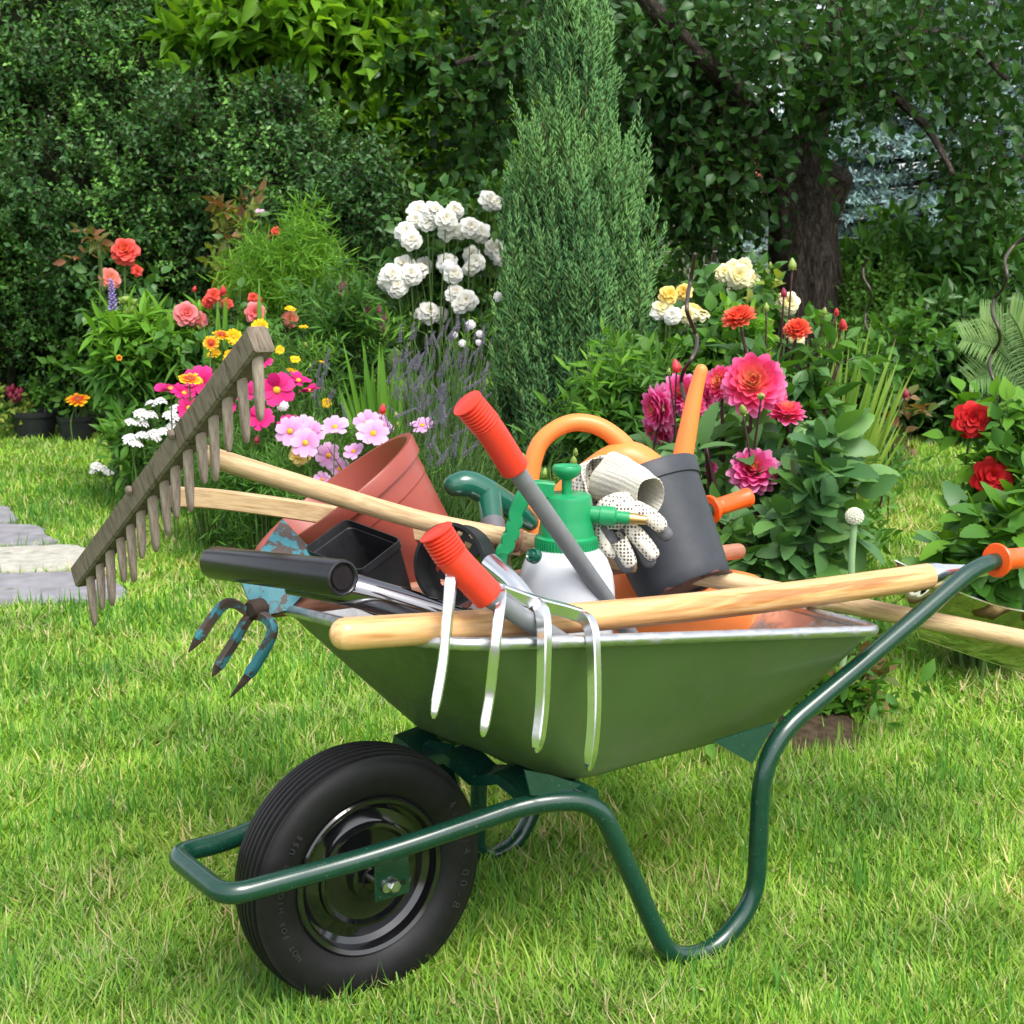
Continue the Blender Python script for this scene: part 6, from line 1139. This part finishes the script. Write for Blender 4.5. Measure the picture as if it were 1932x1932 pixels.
# spiral plant stakes
stakem = simple('brown_spiral_steel', (.075, .06, .05), .4, .6, .15)
def stake(label, pts, Y, r):
    p0 = at(*pts[-1], Y); st = thing('spiral_stake', label, 'plant stake', (float(p0[0]), Y, 0), 'spiral steel plant stakes'); mb = MB(); q = [at(x, y, Y + .045 * math.sin(i * 1.57)) for i, (x, y) in enumerate(pts)]; g = A3(q[-1][0], Y, -.02); tube(mb, spline(q + [(q[-1] + g) / 2, g], 8), r, 10, 'round'); return tag(mb.build('spiral_rod', stakem, st)) and st
stake('spiral steel plant stake standing behind the orange spout', [(1311, 480), (1303, 530), (1298, 555), (1296, 585), (1304, 608), (1313, 630), (1314, 655), (1303, 680), (1290, 700), (1285, 722), (1290, 745), (1296, 770), (1290, 800)], 4.1, .006)
stake('thin far spiral stake in front of the bush under the spruce', [(1637, 488), (1629, 505), (1630, 525), (1641, 545), (1644, 565), (1634, 590), (1632, 610), (1642, 630), (1648, 650), (1640, 670), (1632, 690)], 7.8, .007)
stake('spiral steel stake at the right edge rising beside the red rose', [(1945, 440), (1915, 462), (1896, 490), (1900, 520), (1892, 545), (1876, 565), (1872, 590), (1884, 620), (1886, 645), (1872, 668), (1866, 690), (1876, 720), (1888, 745), (1880, 775), (1874, 800), (1884, 830)], 4.8, .006)

# ---- black pots at the back left
potb = simple('black_nursery_plastic', (.013, .014, .016), .45, 0, .25, 40, .05, .35, dirt=(.06, .06, .055), dscale=30, dpos=(.6, .85)); peat = simple('peat', (.03, .02, .014), 1, var=.5, scale=60, bstr=.8, spec=.05)
def blackpot(label, x, Y, w, h, extra):
    g = ground_of(x, Y); r = size(w, Y) / 2; H = size(h, Y); t_ = thing('nursery_pot', label, 'flower pot', g); mb = MB(); lathe(mb, [(0, 0), (r * .84, 0), (r * .86, .01), (r * .95, H * .8), (r * 1.02, H * .81), (r * 1.03, H), (r * .98, H), (r * .93, H * .84), (r * .92, H * .8)], A3(*g), A3(0, 0, 1), 40, close=False); mb.build('pot_shell', potb, t_); mb = MB(); lathe(mb, [(r * .93, H * .86), (0, H * .9)], A3(*g), A3(0, 0, 1), 24, close=False); mb.build('potting_soil', peat, t_); return t_
blackpot('larger black nursery pot on the lawn, nearer the left edge', 66, 9.0, 82, 52, 0); blackpot('smaller black nursery pot with the orange red gaillardia beside it', 142, 8.9, 66, 46, 0)
flowering('potted_plant', 'small leafed shrub growing in the larger black pot', 'potted plant', 60, 9.0, [], [cl(60, 758, 38, 18, 50, .04, .022, L_mid, tl=.12, nl=8, stems=3), cl(20, 775, 40, 35, 40, .05, .03, L_yel, tl=.12, nl=8, stems=3)])
flowering('potted_plant', 'upright twiggy plant growing in the smaller black pot', 'potted plant', 145, 8.9, [(GAIL, RC_, 147, 755, 48, -.15, UPW)], [cl(145, 700, 30, 40, 16, .08, .05, L_mid, tl=.12, nl=5, stems=4), cl(150, 770, 30, 14, 14, .07, .045, L_mid, tl=.1, nl=5, stems=3)])
flowering('snapdragon', 'dark maroon snapdragon at the left edge behind the black pot', 'snapdragon', 25, 9.2, [(BUDM, None, x, y, 14, 0, UPW) for x, y in [(24, 732), (32, 740), (20, 745), (36, 748), (28, 752), (16, 736), (40, 738)]], [cl(25, 790, 30, 30, 20, .06, .03, L_mid, tl=.1, nl=6)])
tp = potlathe('plant_pot', 'small terracotta pot at the right edge below the red roses', A3(*ground_of(1928, 6.0)), A3(0, 0, 1), .085, .06, .17, simple('fired_clay', (.38, .16, .09), .85, var=.15, spec=.15), .04, .008)
tp2 = potlathe('plant_pot', 'tiny terracotta pot tucked among the dahlia leaves beside the lawn', at(1572, 940, 4.1) - A3(0, 0, .09), A3(.1, -.1, 1), .028, .02, .06, simple('fired_clay_small', (.33, .13, .08), .85, var=.15, spec=.15), .015, .003)
# ground cover in the bed gaps
mb = MB(); n = 9000; lo_, hi_ = BED.min(0), BED.max(0); P2 = np.c_[rng.uniform(lo_[0], hi_[0], n), rng.uniform(lo_[1], 7.6, n)]; P2 = P2[inpoly(P2, BED)]; P = np.c_[P2, np.full(len(P2), .02)]
sel = rng.random(len(P)) < .2 + .7 * np.clip((P[:, 1] - 4.2) / 1.0, 0, 1); P = P[sel]; sprigs(mb, P, rdir(len(P), 1.2) * A3(1, 1, 1) , rng.uniform(.08, .28, len(P)), 6, .06, .026, T_MED, .8, .6, .3); tag(mb.build('ground_cover', L_mid, sharp=0), kind='stuff')

for args in LATER: grow(*args)
